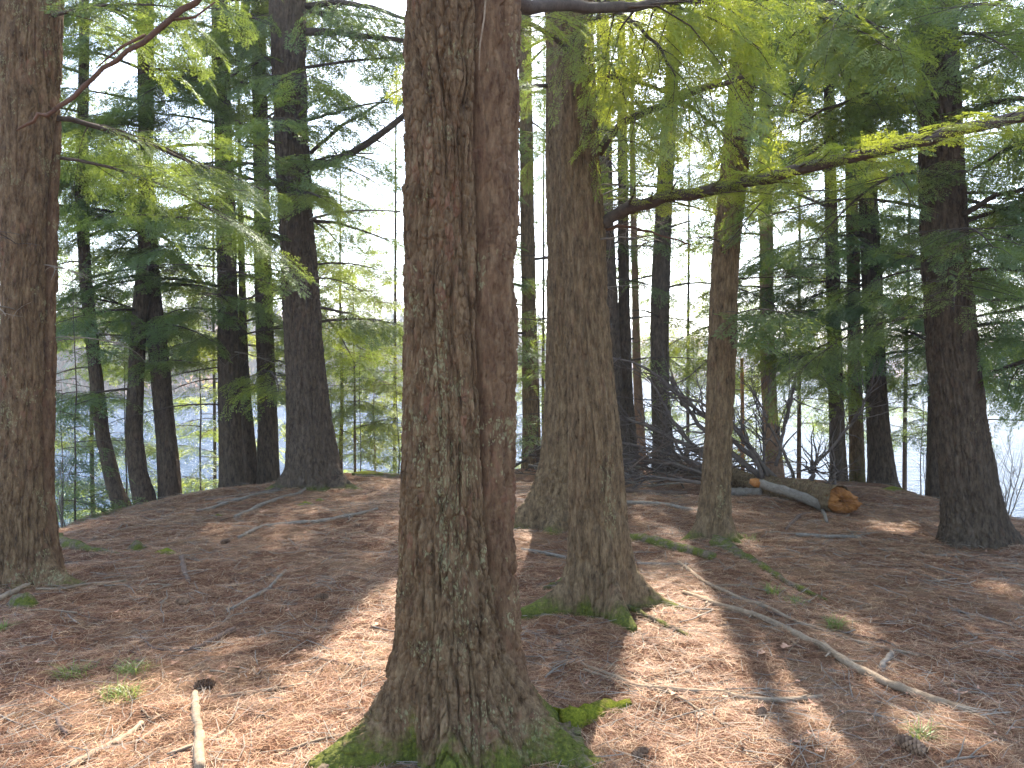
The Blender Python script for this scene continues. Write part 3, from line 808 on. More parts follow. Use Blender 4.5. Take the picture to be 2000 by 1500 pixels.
pxlimb(T9, [(560, 395, 10.5), (575, 380, 10.0), (600, 372, 9.5), (625, 385, 9.0)], 7, 3, lod=2, leaf=LEAF_Y, dens=1.1, hang=.4)
grow(T9, 2.0, 7.2, 22, (1.0, 2.6), 1, LEAF, az=[RIGHT, BACK, NEAR], droop=(.1, .4), bare=.35, dens=.7)
grow(T10, 1.6, 8.4, 28, (.8, 2.2), 0, LEAF, droop=(.1, .4), dens=.8)

# middle and right
pxlimb(TC, [(1005, 8, 3.6), (1100, 12, 3.9), (1200, 14, 4.2), (1300, 6, 4.6), (1420, 4, 5.0), (1560, -20, 5.4)], 30, 10, lod=2, leaf=LEAF_Y, dens=.9, hang=.7, side_scale=.25, t0=.3)
pxlimb(T11F, [(1168, 300, 5.3), (1190, 268, 5.2), (1215, 240, 5.1), (1270, 215, 5.0), (1340, 188, 4.9), (1450, 150, 4.8)], 20, 9, lod=2, leaf=LEAF_Y, dens=1.2, hang=.6, side_scale=.26, t0=.1)
pxlimb(T11F, [(1172, 440, 5.25), (1210, 415, 5.2), (1260, 397, 5.1), (1330, 380, 5.0), (1420, 366, 4.85), (1500, 348, 4.7), (1600, 318, 4.5), (1700, 297, 4.35), (1800, 272, 4.2), (1900, 248, 4.05), (2060, 215, 3.9)], 24, 24,
       lod=2, leaf=LEAF_Y, dens=1.7, hang=.0, side_scale=.12, t0=.06, spray=.22)
pxlimb(T11F, [(1172, 445, 5.25), (1230, 442, 5.2), (1300, 462, 5.1), (1350, 478, 5.0)], 7, 3, lod=0, mat=REDST, bare=True, dens=.5)
pxlimb(T11F, [(1165, 470, 5.2), (1210, 462, 5.1), (1270, 470, 5.05)], 4, 2, lod=0, mat=DEADW, bare=True, dens=.4)
for k in range(7):
    yy = 300 + k * 22
    pxlimb(T11F, [(1170, yy + 20, 5.3), (1215, yy + rng.uniform(-20, 25), 5.4), (1270, yy + rng.uniform(-30, 50), 5.6)], 4, 2, lod=0, mat=DEADW, bare=True, dens=1.3, side_scale=.5)
grow(T11F, 3.5, 4.6, 7, (.7, 1.5), 2, LEAF_Y, az=[RIGHT, NEAR, (280, 330), RIGHT], droop=(.5, .9), elev=(.1, .5), dens=1.1, spray=.26)
grow(T11B, 3.9, 5.6, 7, (.8, 1.7), 2, LEAF, az=[BACK, RIGHT, LEFT, NEAR], droop=(.25, .5), spray=.28)
grow(T11B, 1.8, 3.4, 4, (.6, 1.2), bare=1, az=[LEFT, RIGHT], r=.006)
grow(T12, 3.6, 5.3, 8, (1.0, 2.0), 2, LEAF_Y, droop=(.3, .6), spray=.28)
grow(T12, 2.0, 3.6, 6, (.6, 1.4), 1, LEAF, bare=.7, r=.007)
pxlimb(T12, [(1320, 185, 6.0), (1390, 165, 6.3), (1450, 135, 6.6), (1500, 118, 6.7), (1570, 92, 6.8)], 8, 9, lod=1, mat=STICK, bare=True, dens=.4)
grow(T13, 3.1, 5.2, 10, (1.0, 2.2), 2, LEAF, droop=(.3, .7), spray=.3)
grow(T13, 1.9, 3.3, 12, (.8, 2.0), 2, LEAF, az=[RIGHT, LEFT, RIGHT, NEAR], droop=(.2, .6), bare=.25, spray=.3)
grow(T14, 2.0, 8.4, 20, (.8, 2.0), 0, LEAF, droop=(.1, .4), dens=.7, bare=.3)
grow(T15, 1.6, 8.2, 16, (.7, 1.8), 0, LEAF_D, dens=.7, bare=.4)
grow(T15B, 1.6, 7.5, 9, (.7, 1.8), 0, LEAF, dens=.7, bare=.4)
grow(T15C, 2.0, 6.5, 8, (.6, 1.3), 0, LEAF, dens=.6)
grow(T16, 1.4, 8.2, 24, (.8, 2.0), 1, LEAF_Y, droop=(.15, .45))
grow(T17, 1.3, 8.2, 28, (1.1, 2.6), 1, LEAF_D, droop=(.1, .4))
grow(T18, 1.6, 8.2, 22, (1.0, 2.2), 0, LEAF, droop=(.1, .4))
grow(T19, 1.5, 8.2, 26, (1.2, 2.6), 1, LEAF_D, droop=(.1, .4), az=[LEFT, RIGHT, NEAR, LEFT, BACK])
grow(T20, 1.2, 6.0, 14, (1.0, 2.2), 1, LEAF_D, az=[RIGHT, NEAR, RIGHT, BACK])

pxlimb(T13, [(1868, 90, 7.0), (1920, 70, 6.8), (2000, 40, 6.5), (2080, 30, 6.2)], 14, 6, lod=1, leaf=LEAF, dens=1.3, hang=.5)
pxlimb(T13, [(1872, 230, 7.0), (1930, 200, 6.7), (2000, 190, 6.4), (2090, 200, 6.1)], 14, 6, lod=1, leaf=LEAF, dens=1.3, hang=.5)
pxlimb(T13, [(1880, 420, 7.0), (1940, 380, 6.8), (2010, 370, 6.6), (2090, 390, 6.4)], 12, 5, lod=1, leaf=LEAF, dens=1.2, hang=.5)
pxlimb(T13, [(1830, 180, 7.0), (1770, 170, 6.8), (1700, 180, 6.6), (1620, 210, 6.4), (1540, 250, 6.3)], 12, 4, lod=1, leaf=LEAF, dens=1.2, hang=.5)
pxlimb(T13, [(1826, 20, 7.0), (1760, 0, 6.7), (1690, 10, 6.4), (1600, 40, 6.2), (1500, 90, 6.0)], 14, 4, lod=1, leaf=LEAF_Y, dens=1.3, hang=.6)
pxlimb(T12, [(1470, 10, 6.8), (1540, -10, 6.4), (1620, 0, 6.0), (1700, 40, 5.7), (1760, 100, 5.5)], 14, 4, lod=1, leaf=LEAF_Y, dens=1.3, hang=.7)
pxlimb(T12, [(1450, 60, 6.8), (1400, 30, 6.5), (1340, 30, 6.2), (1270, 60, 6.0), (1210, 110, 5.9)], 12, 4, lod=1, leaf=LEAF_Y, dens=1.3, hang=.7)
pxlimb(T11F, [(1150, 40, 5.25), (1190, 20, 5.0), (1240, 40, 4.8), (1290, 90, 4.6), (1320, 150, 4.5)], 12, 3, lod=2, leaf=LEAF_Y, dens=1.2, hang=.9, spray=.26)
pxlimb(T11F, [(1155, 120, 5.25), (1180, 110, 5.0), (1205, 140, 4.85), (1222, 200, 4.75)], 9, 3, lod=2, leaf=LEAF_Y, dens=1.3, hang=1.0, spray=.24)
TR = tree("trunk just outside the right edge with boughs reaching in", "hemlock_tree", None, [(2180, 0, 90), (2190, 500, 100), (2200, 1000, 120)], depth=6.5, mat=BARK_C, seed=33, nth=80, amp=.014, height=15)
for yy, xe, ye in [(-60, 1830, 60), (60, 1860, 150), (240, 1900, 330), (420, 1880, 500), (600, 1900, 620), (700, 1930, 730), (330, 1960, 440)]:
    pxlimb(TR, [(2180, yy, 6.5), (2100, yy - 20, 6.6), (2010, yy * .6 + ye * .4 - 10, 6.8), (xe, ye, 7.2)], 20, 5, lod=1, leaf=LEAF if yy < 400 else LEAF_D, dens=1.1, hang=.5)

# ------------------------------------------------------------------ young trees on the slope down to the lake
def young(label, px, depth, height, n, L, leaf, name="young_hemlock", rad=.022, zlo=.3, lean=0.0, lod=0, group="young trees on the slope", dens=.9, bare=.1, mat=LIMB, droop=(.1, .35)):
    x = (px - 1000) / FPX * depth
    zg = g1(x, depth)
    base = np.array([x, depth, zg])
    t = thing(name, base, label, "young tree", group)
    k = np.linspace(0, 1, 9)
    P = np.stack([x + lean * k * height + np.cumsum(rng.normal(0, .012, 9)), depth + np.cumsum(rng.normal(0, .012, 9)), zg - .1 + (height + .1) * k], 1)
    tb = Tubes(); tb.add(P, rad * (1 - .85 * k), 7, .06); tb.build("trunk", mat, t)
    rec = dict(t=t, rows=np.array([(p[0], p[1], p[2], rad * (1 - .8 * q)) for p, q in zip(P, k)]), depth=depth, zg=zg)
    for i in range(n):
        f = (i + rng.random()) / n; z = zg + zlo + (height - zlo) * f * .97
        a = i * 2.4 + rng.uniform(-.4, .4); ln = rng.uniform(*L) * (1 - .75 * f) + .12
        c, rr = axis_at(rec, z); c[1] = np.interp(z, rec['rows'][:, 2], rec['rows'][:, 1])
        path = curve(c, a, rng.uniform(0, .4), ln, rng.uniform(*droop), 6, .08)
        limb(t, path, .004 + .003 * ln, .002, lod, mat, leaf, dens=dens, t0=.15, spray=.26 if lod else .32, bare=rng.random() < bare, side_scale=.4)
    return rec
Y = young
Y("spindly young hemlock with feathery boughs over the water, beside the left edge trunk", 146, 9.6, 3.4, 14, (.5, 1.0), LEAF_D, rad=.014)
Y("short dark seedling on the bank beside the left edge trunk", 118, 9.4, 1.9, 8, (.35, .6), LEAF_D, rad=.010)
Y("slender sapling in front of the lake between the leaning and the bent slim trunks", 240, 13.5, 4.6, 14, (.8, 1.4), LEAF, rad=.02)
Y("slender sapling between the rough leaning trunk and the straight dark trunk", 388, 14.2, 5.4, 18, (.9, 1.6), LEAF, rad=.022)
Y("tall feathery hemlock leaning over the lake, left of the rough leaning trunk", 180, 15.0, 12.0, 48, (1.4, 2.6), LEAF, rad=.05)
Y("bushy yellow green hemlock far left behind the edge trunk", -20, 13.0, 9.5, 36, (1.4, 2.4), LEAF_Y, rad=.05)
Y("pale feathery hemlock behind the straight dark trunk with a pale foot", 420, 17.5, 13.0, 50, (1.4, 2.6), LEAF_Y, rad=.05)
Y("bright yellow green young hemlock filling the gap left of the middle trunk", 668, 15.5, 7.6, 34, (1.2, 2.2), LEAF_Y, rad=.05, zlo=1.6)
Y("slim pale stemmed young hemlock in the gap left of the middle trunk", 692, 14.4, 4.8, 20, (.7, 1.3), LEAF_Y, rad=.03, zlo=1.4, mat=STICK_D)
Y("thin bare stemmed sapling with a green top next to the middle trunk", 731, 14.2, 4.2, 14, (.6, 1.1), LEAF_Y, rad=.018, zlo=1.8, mat=STICK)
Y("thinnest dark sapling in the gap left of the middle trunk", 704, 13.8, 3.0, 9, (.4, .7), LEAF, rad=.012, zlo=1.2)
Y("small bushy fir seedling at the edge of the middle trunk", 778, 13.6, 2.2, 16, (.5, .85), LEAF, rad=.014, zlo=.35, name="young_fir")
Y("tall green hemlock by the lake behind the middle trunk", 770, 18.5, 13.0, 60, (1.3, 2.8), LEAF, rad=.06)
Y("dead thin sapling standing against the lake between big roots and saplings", 650, 13.9, 2.4, 8, (.3, .6), LEAF_Y, rad=.012, bare=.7)
Y("blue green little fir in the gap right of the middle trunk", 1052, 12.4, 2.7, 18, (.4, .8), LEAF, rad=.014, name="young_fir")
Y("slim hemlock behind the grey trunk right of the middle trunk", 1062, 15.5, 10.0, 36, (1.0, 1.9), LEAF, rad=.04)
Y("green hemlock standing behind the brush pile and dark stems", 1345, 18.0, 13.0, 52, (1.2, 2.4), LEAF, rad=.05, zlo=2.6)
Y("low sapling with yellow green tufts beside the reddish sunlit trunk", 1478, 13.4, 2.4, 12, (.4, .8), LEAF_Y, rad=.012)
Y("feathery hemlock between the reddish trunk and the row of three by the lake", 1560, 15.5, 11.5, 46, (1.3, 2.4), LEAF_D, rad=.05, zlo=2.0)
Y("dark hemlock hanging over the lake behind the row of three", 1765, 15.0, 11.5, 46, (1.2, 2.4), LEAF_D, rad=.05, zlo=2.6)
Y("small green sapling on the bank left of the thick leaning trunk", 1800, 12.2, 2.9, 12, (.4, .8), LEAF, rad=.012, zlo=1.3)
Y("dark drooping hemlock at the right edge over the water", 2010, 12.0, 8.5, 34, (1.4, 2.6), LEAF_D, rad=.05, zlo=2.4)

# bare shrubs on the bank
def shrub(label, px, depth, h, n, sp, mat=DEADW):
    x = (px - 1000) / FPX * depth; zg = g1(x, depth)
    tb = Tubes()
    for k in range(n):
        a = rng.uniform(0, 6.28)
        hh = h * rng.uniform(.6, 1)
        q = np.linspace(0, 1, 7)
        P = np.stack([x + np.cos(a) * sp * q * hh, depth + np.sin(a) * sp * q * hh, zg - .05 + hh * q], 1) + np.cumsum(rng.normal(0, .012, (7, 3)), 0)
        tb.add(P, .009 * (1 - .8 * q) + .001, 5)
        for m in range(7):
            i = rng.integers(2, 6); b = curve(P[i], rng.uniform(0, 6.28), rng.uniform(.5, 1.3), hh * rng.uniform(.15, .4), -.1, 5, .2)
            tb.add(b, np.linspace(.003, .0012, 5), 4, 0, False)
    o = tb.build("bare_shrub", mat, None, (x, depth, zg)); tag(o, label, "shrub", "leafless shrubs on the bank")
shrub("leafless pale shrub on the bank left of the thick leaning trunk", 1815, 11.4, 1.7, 3, .18)
shrub("leafless twiggy shrub at the right edge beside the thick leaning trunk", 1968, 9.6, .95, 6, .35)
shrub("low tangle of thin bare stems on the bank at the left edge trunk", 120, 8.9, 1.1, 6, .3)
shrub("few thin bare stems by the foot of the rough leaning trunk", 350, 12.2, .7, 5, .4)

# ------------------------------------------------------------------ upper crowns, above the picture: unseen sprays added along sun rays to shade chosen floor spots
pts = []
ax_, ay_ = np.meshgrid(np.arange(-7.5, 8.5, .20), np.arange(-1.5, 13.5, .20))
gxp = ax_.ravel() + rng.uniform(-.1, .1, ax_.size); gyp = ay_.ravel() + rng.uniform(-.1, .1, ax_.size)
shade = ~sunlit(gxp, gyp)
shade &= (vnoise(np.stack([gxp * 1.6, gyp * 1.2, gxp * 0], 1), 77) < .70)
gxp, gyp = gxp[shade], gyp[shade]
zz = rng.uniform(8.5, 15.0, len(gxp))
zz = np.maximum(zz, 1.6 + (gyp * .56 + 1.2) / .46)
CP = np.stack([gxp, gyp, 0 * gxp], 1) + SUN * (zz / SUN[2])[:, None]
bx = np.array([[t['rows'][-1][0], t['depth']] for t in TREES])
own = np.argmin(((CP[:, None, :2] - bx[None]) ** 2).sum(2), 1)
for ti, rec in enumerate(TREES):
    m = own == ti
    if m.sum() < 3: continue
    lv, tb = Leaves(), Tubes()
    Pm = CP[m]
    top = rec['rows'][-1][2]
    for k in range(0, len(Pm)):
        p = Pm[k]
        d = p[:2] - bx[ti]; a = math.atan2(d[1], d[0])
        dv = np.array([math.cos(a), math.sin(a), -.25])
        for q in range(1):
            a2 = a + rng.uniform(-1.1, 1.1)
            lv.add(p + rng.normal(0, .10, 3), np.array([math.cos(a2), math.sin(a2), -.3]), np.array([rng.normal(0, .3), rng.normal(0, .3), 1]), rng.uniform(.38, .6), 0)
    for k in range(0, len(Pm), 9):                 # bearing limbs
        p = Pm[k]; dist = np.hypot(*(p[:2] - bx[ti]))
        z0 = min(top - .3, max(6.5, p[2] - .25 * dist))
        c, rr = axis_at(rec, z0)
        t = np.linspace(0, 1, 7)[:, None]
        path = c * (1 - t) + p * t; path[:, 2] += .25 * np.sin(np.pi * t[:, 0]) * dist * .3
        if sunlit_hit(path[2:]).any(): continue
        tb.add(path, np.linspace(.008 + .004 * dist, .004, 7), 5)
    if tb.n:
        b = tb.build("shade_crown_limbs", LIMB, rec['t'])
    lv.build("shade_crown", LEAF, rec['t'])

# ------------------------------------------------------------------ things on the floor
def floor_path(pts, lift=.35, n=None):
    """pixel rows (px, py, width px) laid on the ground"""
    P = [ground_at(a, b) for a, b, _ in pts]
    W = [wd / FPX * p[1] * .5 for (_, _, wd), p in zip(pts, P)]
    P = np.array(P); W = np.array(W)
    n = n or max(10, len(pts) * 5)
    cum = np.concatenate([[0], np.cumsum(np.linalg.norm(np.diff(P, axis=0), axis=1))]); tt = np.linspace(0, cum[-1], n)
    Q = np.stack([np.interp(tt, cum, P[:, k]) for k in range(3)], 1); W = np.interp(tt, cum, W)
    for _ in range(2): Q[1:-1] = (Q[:-2] + 2 * Q[1:-1] + Q[2:]) / 4
    Q[1:-1, :2] += rng.normal(0, .18, (n - 2, 2)) * W[1:-1, None]
    Q[:, 2] = G(Q[:, 0], Q[:, 1]) + W * lift + .006
    Q[1:-1, 2] = (Q[:-2, 2] + 2 * Q[1:-1, 2] + Q[2:, 2]) / 4
    return Q, W
def stick(label, pts, mat=STICK, stubs=0, name="fallen_stick", group="sticks lying on the forest floor", cat="stick", sides=8, twigs=0):
    Q, W = floor_path(pts)
    tb = Tubes(); tb.add(Q, W * (1 + rng.uniform(-.12, .12, len(W))), sides, .1)
    d = Q[-1] - Q[0]; az = math.atan2(d[1], d[0])
    for k in range(stubs):
        i = rng.integers(2, len(Q) - 2)
        c = curve(Q[i], az + rng.choice([-1, 1]) * rng.uniform(.5, 1.2), rng.uniform(.0, .3), rng.uniform(2.5, 6) * W[i] + .02, 0, 4, .1)
        tb.add(c, np.linspace(W[i] * .45, W[i] * .2, 4), 5)
    for k in range(twigs):
        i = rng.integers(2, len(Q) - 1)
        L = rng.uniform(.12, .38); c = curve(Q[i], az + rng.choice([-1, 1]) * rng.uniform(.4, 1.1), rng.uniform(-.05, .2), L, .1, 6, .35)
        tb.add(c, np.linspace(max(.0022, W[i] * .3), .0012, 6), 4)
    o = tb.build(name, mat, None, Q[0]); return tag(o, label, cat, group)
stick("long lichen spotted stick slanting down to the right corner, thickest of the pair", [(1335, 1160, 9), (1420, 1190, 11), (1500, 1215, 13), (1560, 1245, 14), (1640, 1290, 16), (1720, 1332, 17), (1800, 1365, 18), (1905, 1397, 18)], STICK, 5, twigs=7)
stick("long smooth stick lying above the lichen spotted one, thinner of the pair", [(1325, 1100, 7), (1375, 1140, 8), (1440, 1170, 8), (1520, 1200, 8), (1600, 1232, 8), (1700, 1262, 7), (1795, 1284, 5)], STICK, 2, twigs=3)
stick("short grey stub of wood leaning on the lichen spotted stick", [(1718, 1310, 12), (1742, 1280, 12)], DEADW)
stick("crooked branching stick in the sun between the clawed roots and the near cones", [(1135, 1298, 6), (1200, 1325, 9), (1262, 1348, 10), (1330, 1352, 10), (1400, 1352, 10), (1470, 1372, 12), (1540, 1372, 11), (1605, 1364, 10)], STICK, 3, twigs=10)
stick("thin pale stick crossing the crooked branching stick", [(1140, 1310, 5), (1220, 1340, 5), (1300, 1352, 5), (1360, 1385, 4), (1425, 1420, 3)], STICK, twigs=4)
stick("thin dark curved stick in the shade beside the middle trunk", [(1012, 1228, 6), (1060, 1248, 6), (1110, 1275, 6), (1140, 1297, 6)], STICK_D, twigs=5)
stick("bright bleached stick pointing at the viewer at the bottom left", [(381, 1358, 14), (384, 1400, 18), (388, 1450, 20), (390, 1510, 23)], STICK, 1)
stick("curved pale stick by the bottom edge, left of the bleached one", [(276, 1416, 12), (252, 1440, 13), (215, 1460, 14), (170, 1482, 14), (130, 1506, 14)], STICK)
stick("long slender stick in the shade left of the middle trunk", [(466, 1052, 7), (520, 1030, 8), (600, 1022, 8), (680, 1010, 7), (738, 995, 5)], DEADW, 1, twigs=2)
stick("stick with a curled pale end before the big trunk with flaring roots", [(460, 1012, 8), (500, 992, 8), (545, 976, 7), (590, 963, 6), (622, 938, 4)], DEADW)
stick("grey stick on the rim left of the big trunk with flaring roots", [(385, 1000, 6), (440, 985, 7), (500, 968, 7), (545, 958, 6)], DEADW, twigs=4)
stick("second grey stick on the rim, lying just below the first", [(400, 978, 5), (460, 972, 6), (520, 962, 6), (560, 950, 5)], STICK_D, twigs=4)
stick("straight stick touching the foot of the left edge trunk", [(-10, 1176, 12), (40, 1152, 11), (105, 1124, 8)], STICK)
stick("thin stick with a crosswise twig right of the left edge trunk", [(70, 1152, 4), (130, 1151, 5), (190, 1142, 5), (248, 1135, 3)], STICK, twigs=3)
stick("short upright looking dark stick in the shade below the long mossy root", [(357, 1090, 10), (359, 1112, 10), (368, 1138, 9)], STICK_D)
stick("dark rotten stick in the half shade at left", [(372, 1272, 9), (412, 1256, 11), (458, 1232, 11)], STICK_D)
stick("thin stick curving up from the dark rotten stick", [(275, 1245, 4), (300, 1270, 5), (340, 1274, 5), (372, 1272, 5)], STICK_D)
stick("pale stick with a lighter end in the shade, left of the middle trunk", [(450, 1192, 5), (500, 1165, 7), (535, 1142, 7), (558, 1116, 6)], DEADW)
stick("dark thin stick just above the pale stick with a lighter end", [(448, 1150, 4), (500, 1138, 5), (540, 1118, 5)], STICK_D)
stick("long pale thin stick in the sun, bottom left by the bleached one", [(308, 1496, 8), (350, 1474, 8), (420, 1445, 7), (440, 1428, 5)], DEADW)
stick("brown stick lying in the sun right of the bleached one", [(425, 1365, 7), (470, 1358, 8), (530, 1350, 8), (610, 1335, 5)], STICK)
stick("thin bent stick by the bottom edge left of the mossy root", [(560, 1470, 6), (620, 1450, 7), (680, 1434, 7), (705, 1428, 5)], STICK)
stick("short dark stick at the far left bottom", [(112, 1408, 9), (118, 1425, 10), (132, 1436, 9)], STICK_D)
stick("dark forked stick in front of the fallen log", [(1535, 1035, 6), (1555, 1012, 7), (1582, 1005, 6)], STICK_D, twigs=3)
stick("grey straight stick in front of the fallen log", [(1555, 1046, 7), (1620, 1050, 8), (1682, 1052, 6)], DEADW, twigs=2)
stick("grey branch stub propped against the near end of the fallen log", [(1590, 965, 8), (1605, 990, 8), (1615, 1022, 6)], DEADW)
stick("knotty grey stick in the shade of the clawed roots trunk, left", [(1018, 1075, 7), (1060, 1082, 8), (1110, 1094, 7)], DEADW, 2, twigs=2)
stick("thin grey stick right of the clawed roots in the sun", [(1245, 1102, 5), (1300, 1104, 5), (1345, 1104, 3)], DEADW)
stick("straight grey pole before the brush pile", [(1205, 984, 9), (1260, 986, 10), (1320, 992, 9), (1365, 1000, 6)], DEADW, name="fallen_pole")
stick("second grey pole under the brush pile, nearer the lake", [(1205, 962, 8), (1270, 965, 10), (1340, 966, 8)], STICK_D, name="fallen_pole")
stick("thick short log with a sawn look behind the medium trunk", [(1405, 966, 19), (1445, 967, 20), (1488, 967, 20)], DEADW, name="short_log", cat="log", sides=12)
stick("half buried mossy log between the clawed roots and the medium trunk", [(1220, 1052, 16), (1270, 1062, 22), (1330, 1078, 24), (1395, 1092, 16)], MOSSY, name="mossy_log", cat="log", sides=12)
stick("flat mossy log on the rim left of the middle trunk", [(690, 928, 6), (730, 931, 9), (770, 933, 11), (815, 936, 10)], MOSSY, name="mossy_log", cat="log", sides=10)
stick("thin pale stick on the floor at the right edge", [(1850, 1188, 4), (1920, 1208, 5), (2010, 1232, 4)], DEADW)
stick("thin stick lying in the sun at lower right corner patch", [(1620, 1230, 3), (1720, 1250, 4), (1800, 1285, 3)], STICK_D)
stick("pale twig lying behind the near cone", [(1640, 1392, 4), (1720, 1402, 5), (1800, 1412, 4)], DEADW, twigs=3)

# mossy roots running out over the floor belong to their trees
def root(rec, pts, mat=MOSSY):
    Q, W = floor_path(pts); Q[:, 2] -= W * .35
    W = W * (.85 + .5 * (vnoise(np.stack([np.arange(len(W)) * .7, W * 0 + pts[0][0], W * 0], 1), 3) - .3)); tb = Tubes(); tb.add(Q, W, 14, .2); tb.build("root", mat, rec['t'])
root(TL, [(95, 1052, 34), (130, 1068, 26), (180, 1078, 18), (232, 1084, 8)])
root(T12, [(1395, 1062, 34), (1440, 1085, 26), (1485, 1108, 18), (1530, 1135, 14), (1575, 1158, 14), (1615, 1174, 8)])
root(T11F, [(1195, 1168, 30), (1225, 1188, 18), (1260, 1204, 13), (1300, 1222, 11), (1350, 1246, 7)])
root(T11F, [(1125, 1130, 24), (1095, 1142, 18), (1062, 1152, 9)])
root(TC, [(1090, 1415, 60), (1130, 1410, 50), (1180, 1392, 42), (1232, 1376, 20)], MOSS)
root(TC, [(1095, 1440, 60), (1130, 1470, 44), (1150, 1520, 26)])
root(TC, [(745, 1435, 60), (700, 1462, 40), (640, 1500, 26), (600, 1530, 14)], MOSSY)
root(T4, [(285, 968, 16), (300, 972, 10), (318, 980, 5)])

# fallen trunk with its broken orange end and the fan of its bare limbs
Lp = [np.array([*p]) for p in ()]
e0 = ground_at(1652, 1008); e1 = ground_at(1452, 958)
dirl = nrm(np.array([e1[0] - e0[0], (e1[1] - e0[1]) * 1.0, 0]))
FT = thing("fallen_tree", e0, "fallen grey log with a broken orange end and a fan of bare limbs", "fallen tree")
rl = .15; n = 46
tt = np.linspace(0, 1, n); LL = 5.2
axp = np.array([e0[0], e0[1] + .15, 0]) + dirl * (tt * LL)[:, None]
rad = rl * (1 - .45 * tt)
axp[:, 2] = G(axp[:, 0], axp[:, 1]) + rad * .86
nth = 48; th = np.linspace(0, 2 * np.pi, nth, endpoint=False)
sd_ = np.cross(dirl, [0, 0, 1])
Pl = np.stack([(tt * LL)[:, None] * np.ones(nth) , rad[:, None] * np.cos(th), rad[:, None] * np.sin(th)], -1)
nl = 160; tt2 = np.linspace(0, 1, nl)
ax2 = np.stack([np.interp(tt2, tt, axp[:, k]) for k in range(3)], 1); r2 = np.interp(tt2, tt, rad)
pp = np.stack([r2[:, None] * np.cos(th), r2[:, None] * np.sin(th), (tt2 * LL)[:, None] * np.ones(nth)], -1)
D = bark_disp(pp.reshape(-1, 3) + 40, .035, .04, .07, .2, 61).reshape(nl, nth)
rr = r2[:, None] + D + .004
V = ax2[:, None] + rr[..., None] * (np.cos(th)[None, :, None] * sd_ + np.sin(th)[None, :, None] * np.array([0, 0, 1.0]))
i = np.arange(nl - 1)[:, None] * nth; j = np.arange(nth)[None]; k = (j + 1) % nth
mesh_from("log", V.reshape(-1, 3), np.stack([i + j, i + k, i + nth + k, i + nth + j], -1).reshape(-1, 4), None, BARK_B, FT, {'moss': np.zeros(nl * nth), 'lichen': np.full(nl * nth, .45)})
# torn end: rings of splinters, hollow in the middle
rings = np.array([1.0, .96, .8, .6, .42, .30, .2, .05])
prot = np.array([-.03, .02, .06, .08, .09, .06, .03, -.02])
NN = 64; tq = np.linspace(0, 2 * np.pi, NN, endpoint=False)
jag = rng.normal(0, .03, (len(rings), NN)) + .09 * np.sqrt(rings)[:, None] * (np.cos(tq - 5.6) + .4 * np.cos(2 * tq))[None]
jag[0] *= .2
c0 = axp[0]
V = c0 + (-dirl) * (prot[:, None] + jag)[..., None] + (rl * 1.0 * rings[:, None] * np.ones(NN))[..., None] * (np.cos(tq)[None, :, None] * sd_ + np.sin(tq)[None, :, None] * np.array([0, 0, 1.0]))
i = np.arange(len(rings) - 1)[:, None] * NN; j = np.arange(NN)[None]; k = (j + 1) % NN
mesh_from("broken_end", V.reshape(-1, 3), np.stack([i + j, i + k, i + NN + k, i + NN + j], -1).reshape(-1, 4), None, ORANGE, FT, None, False)
FANM = wood_material('limb_grey_brown', (.075, .055, .045), (.19, .145, .115))
def fan(pts, w0, w1, dep0, dep1, tw=5, mat=FANM):
    m = len(pts); P = np.array([at_depth(a, b, dep0 + (dep1 - dep0) * q / (m - 1)) for q, (a, b) in enumerate(pts)])
    t = np.linspace(0, 1, m); t2 = np.linspace(0, 1, 14); Q = np.stack([np.interp(t2, t, P[:, c]) for c in range(3)], 1)
    for _ in range(2): Q[1:-1] = (Q[:-2] + 2 * Q[1:-1] + Q[2:]) / 4
    Q[1:-1] += rng.normal(0, .008, (12, 3))
    tb = Tubes(); W = np.linspace(w0, w1, 14) / FPX * dep0 / 2; tb.add(Q, W * .85, 7, .1)
    for q in range(tw):
        i = rng.integers(4, 13); d = nrm(Q[i] - Q[i - 1])
        dv = nrm(d + rng.normal(0, .55, 3)); L = rng.uniform(.25, .8)
        c = Q[i] + dv * (np.linspace(0, 1, 6) * L)[:, None] + np.cumsum(rng.normal(0, .018, (6, 3)), 0)
        c[:, 2] = np.maximum(c[:, 2], G(c[:, 0], c[:, 1]) + .01)
        tb.add(c, np.linspace(max(.003, W[i] * .5), .0018, 6), 4)
        for _ in range(2):
            e = c[3] + nrm(dv + rng.normal(0, .7, 3)) * (np.linspace(0, 1, 4) * L * .5)[:, None]
            tb.add(e, np.linspace(.0028, .0014, 4), 3)
    tb.build("branch", mat, FT)
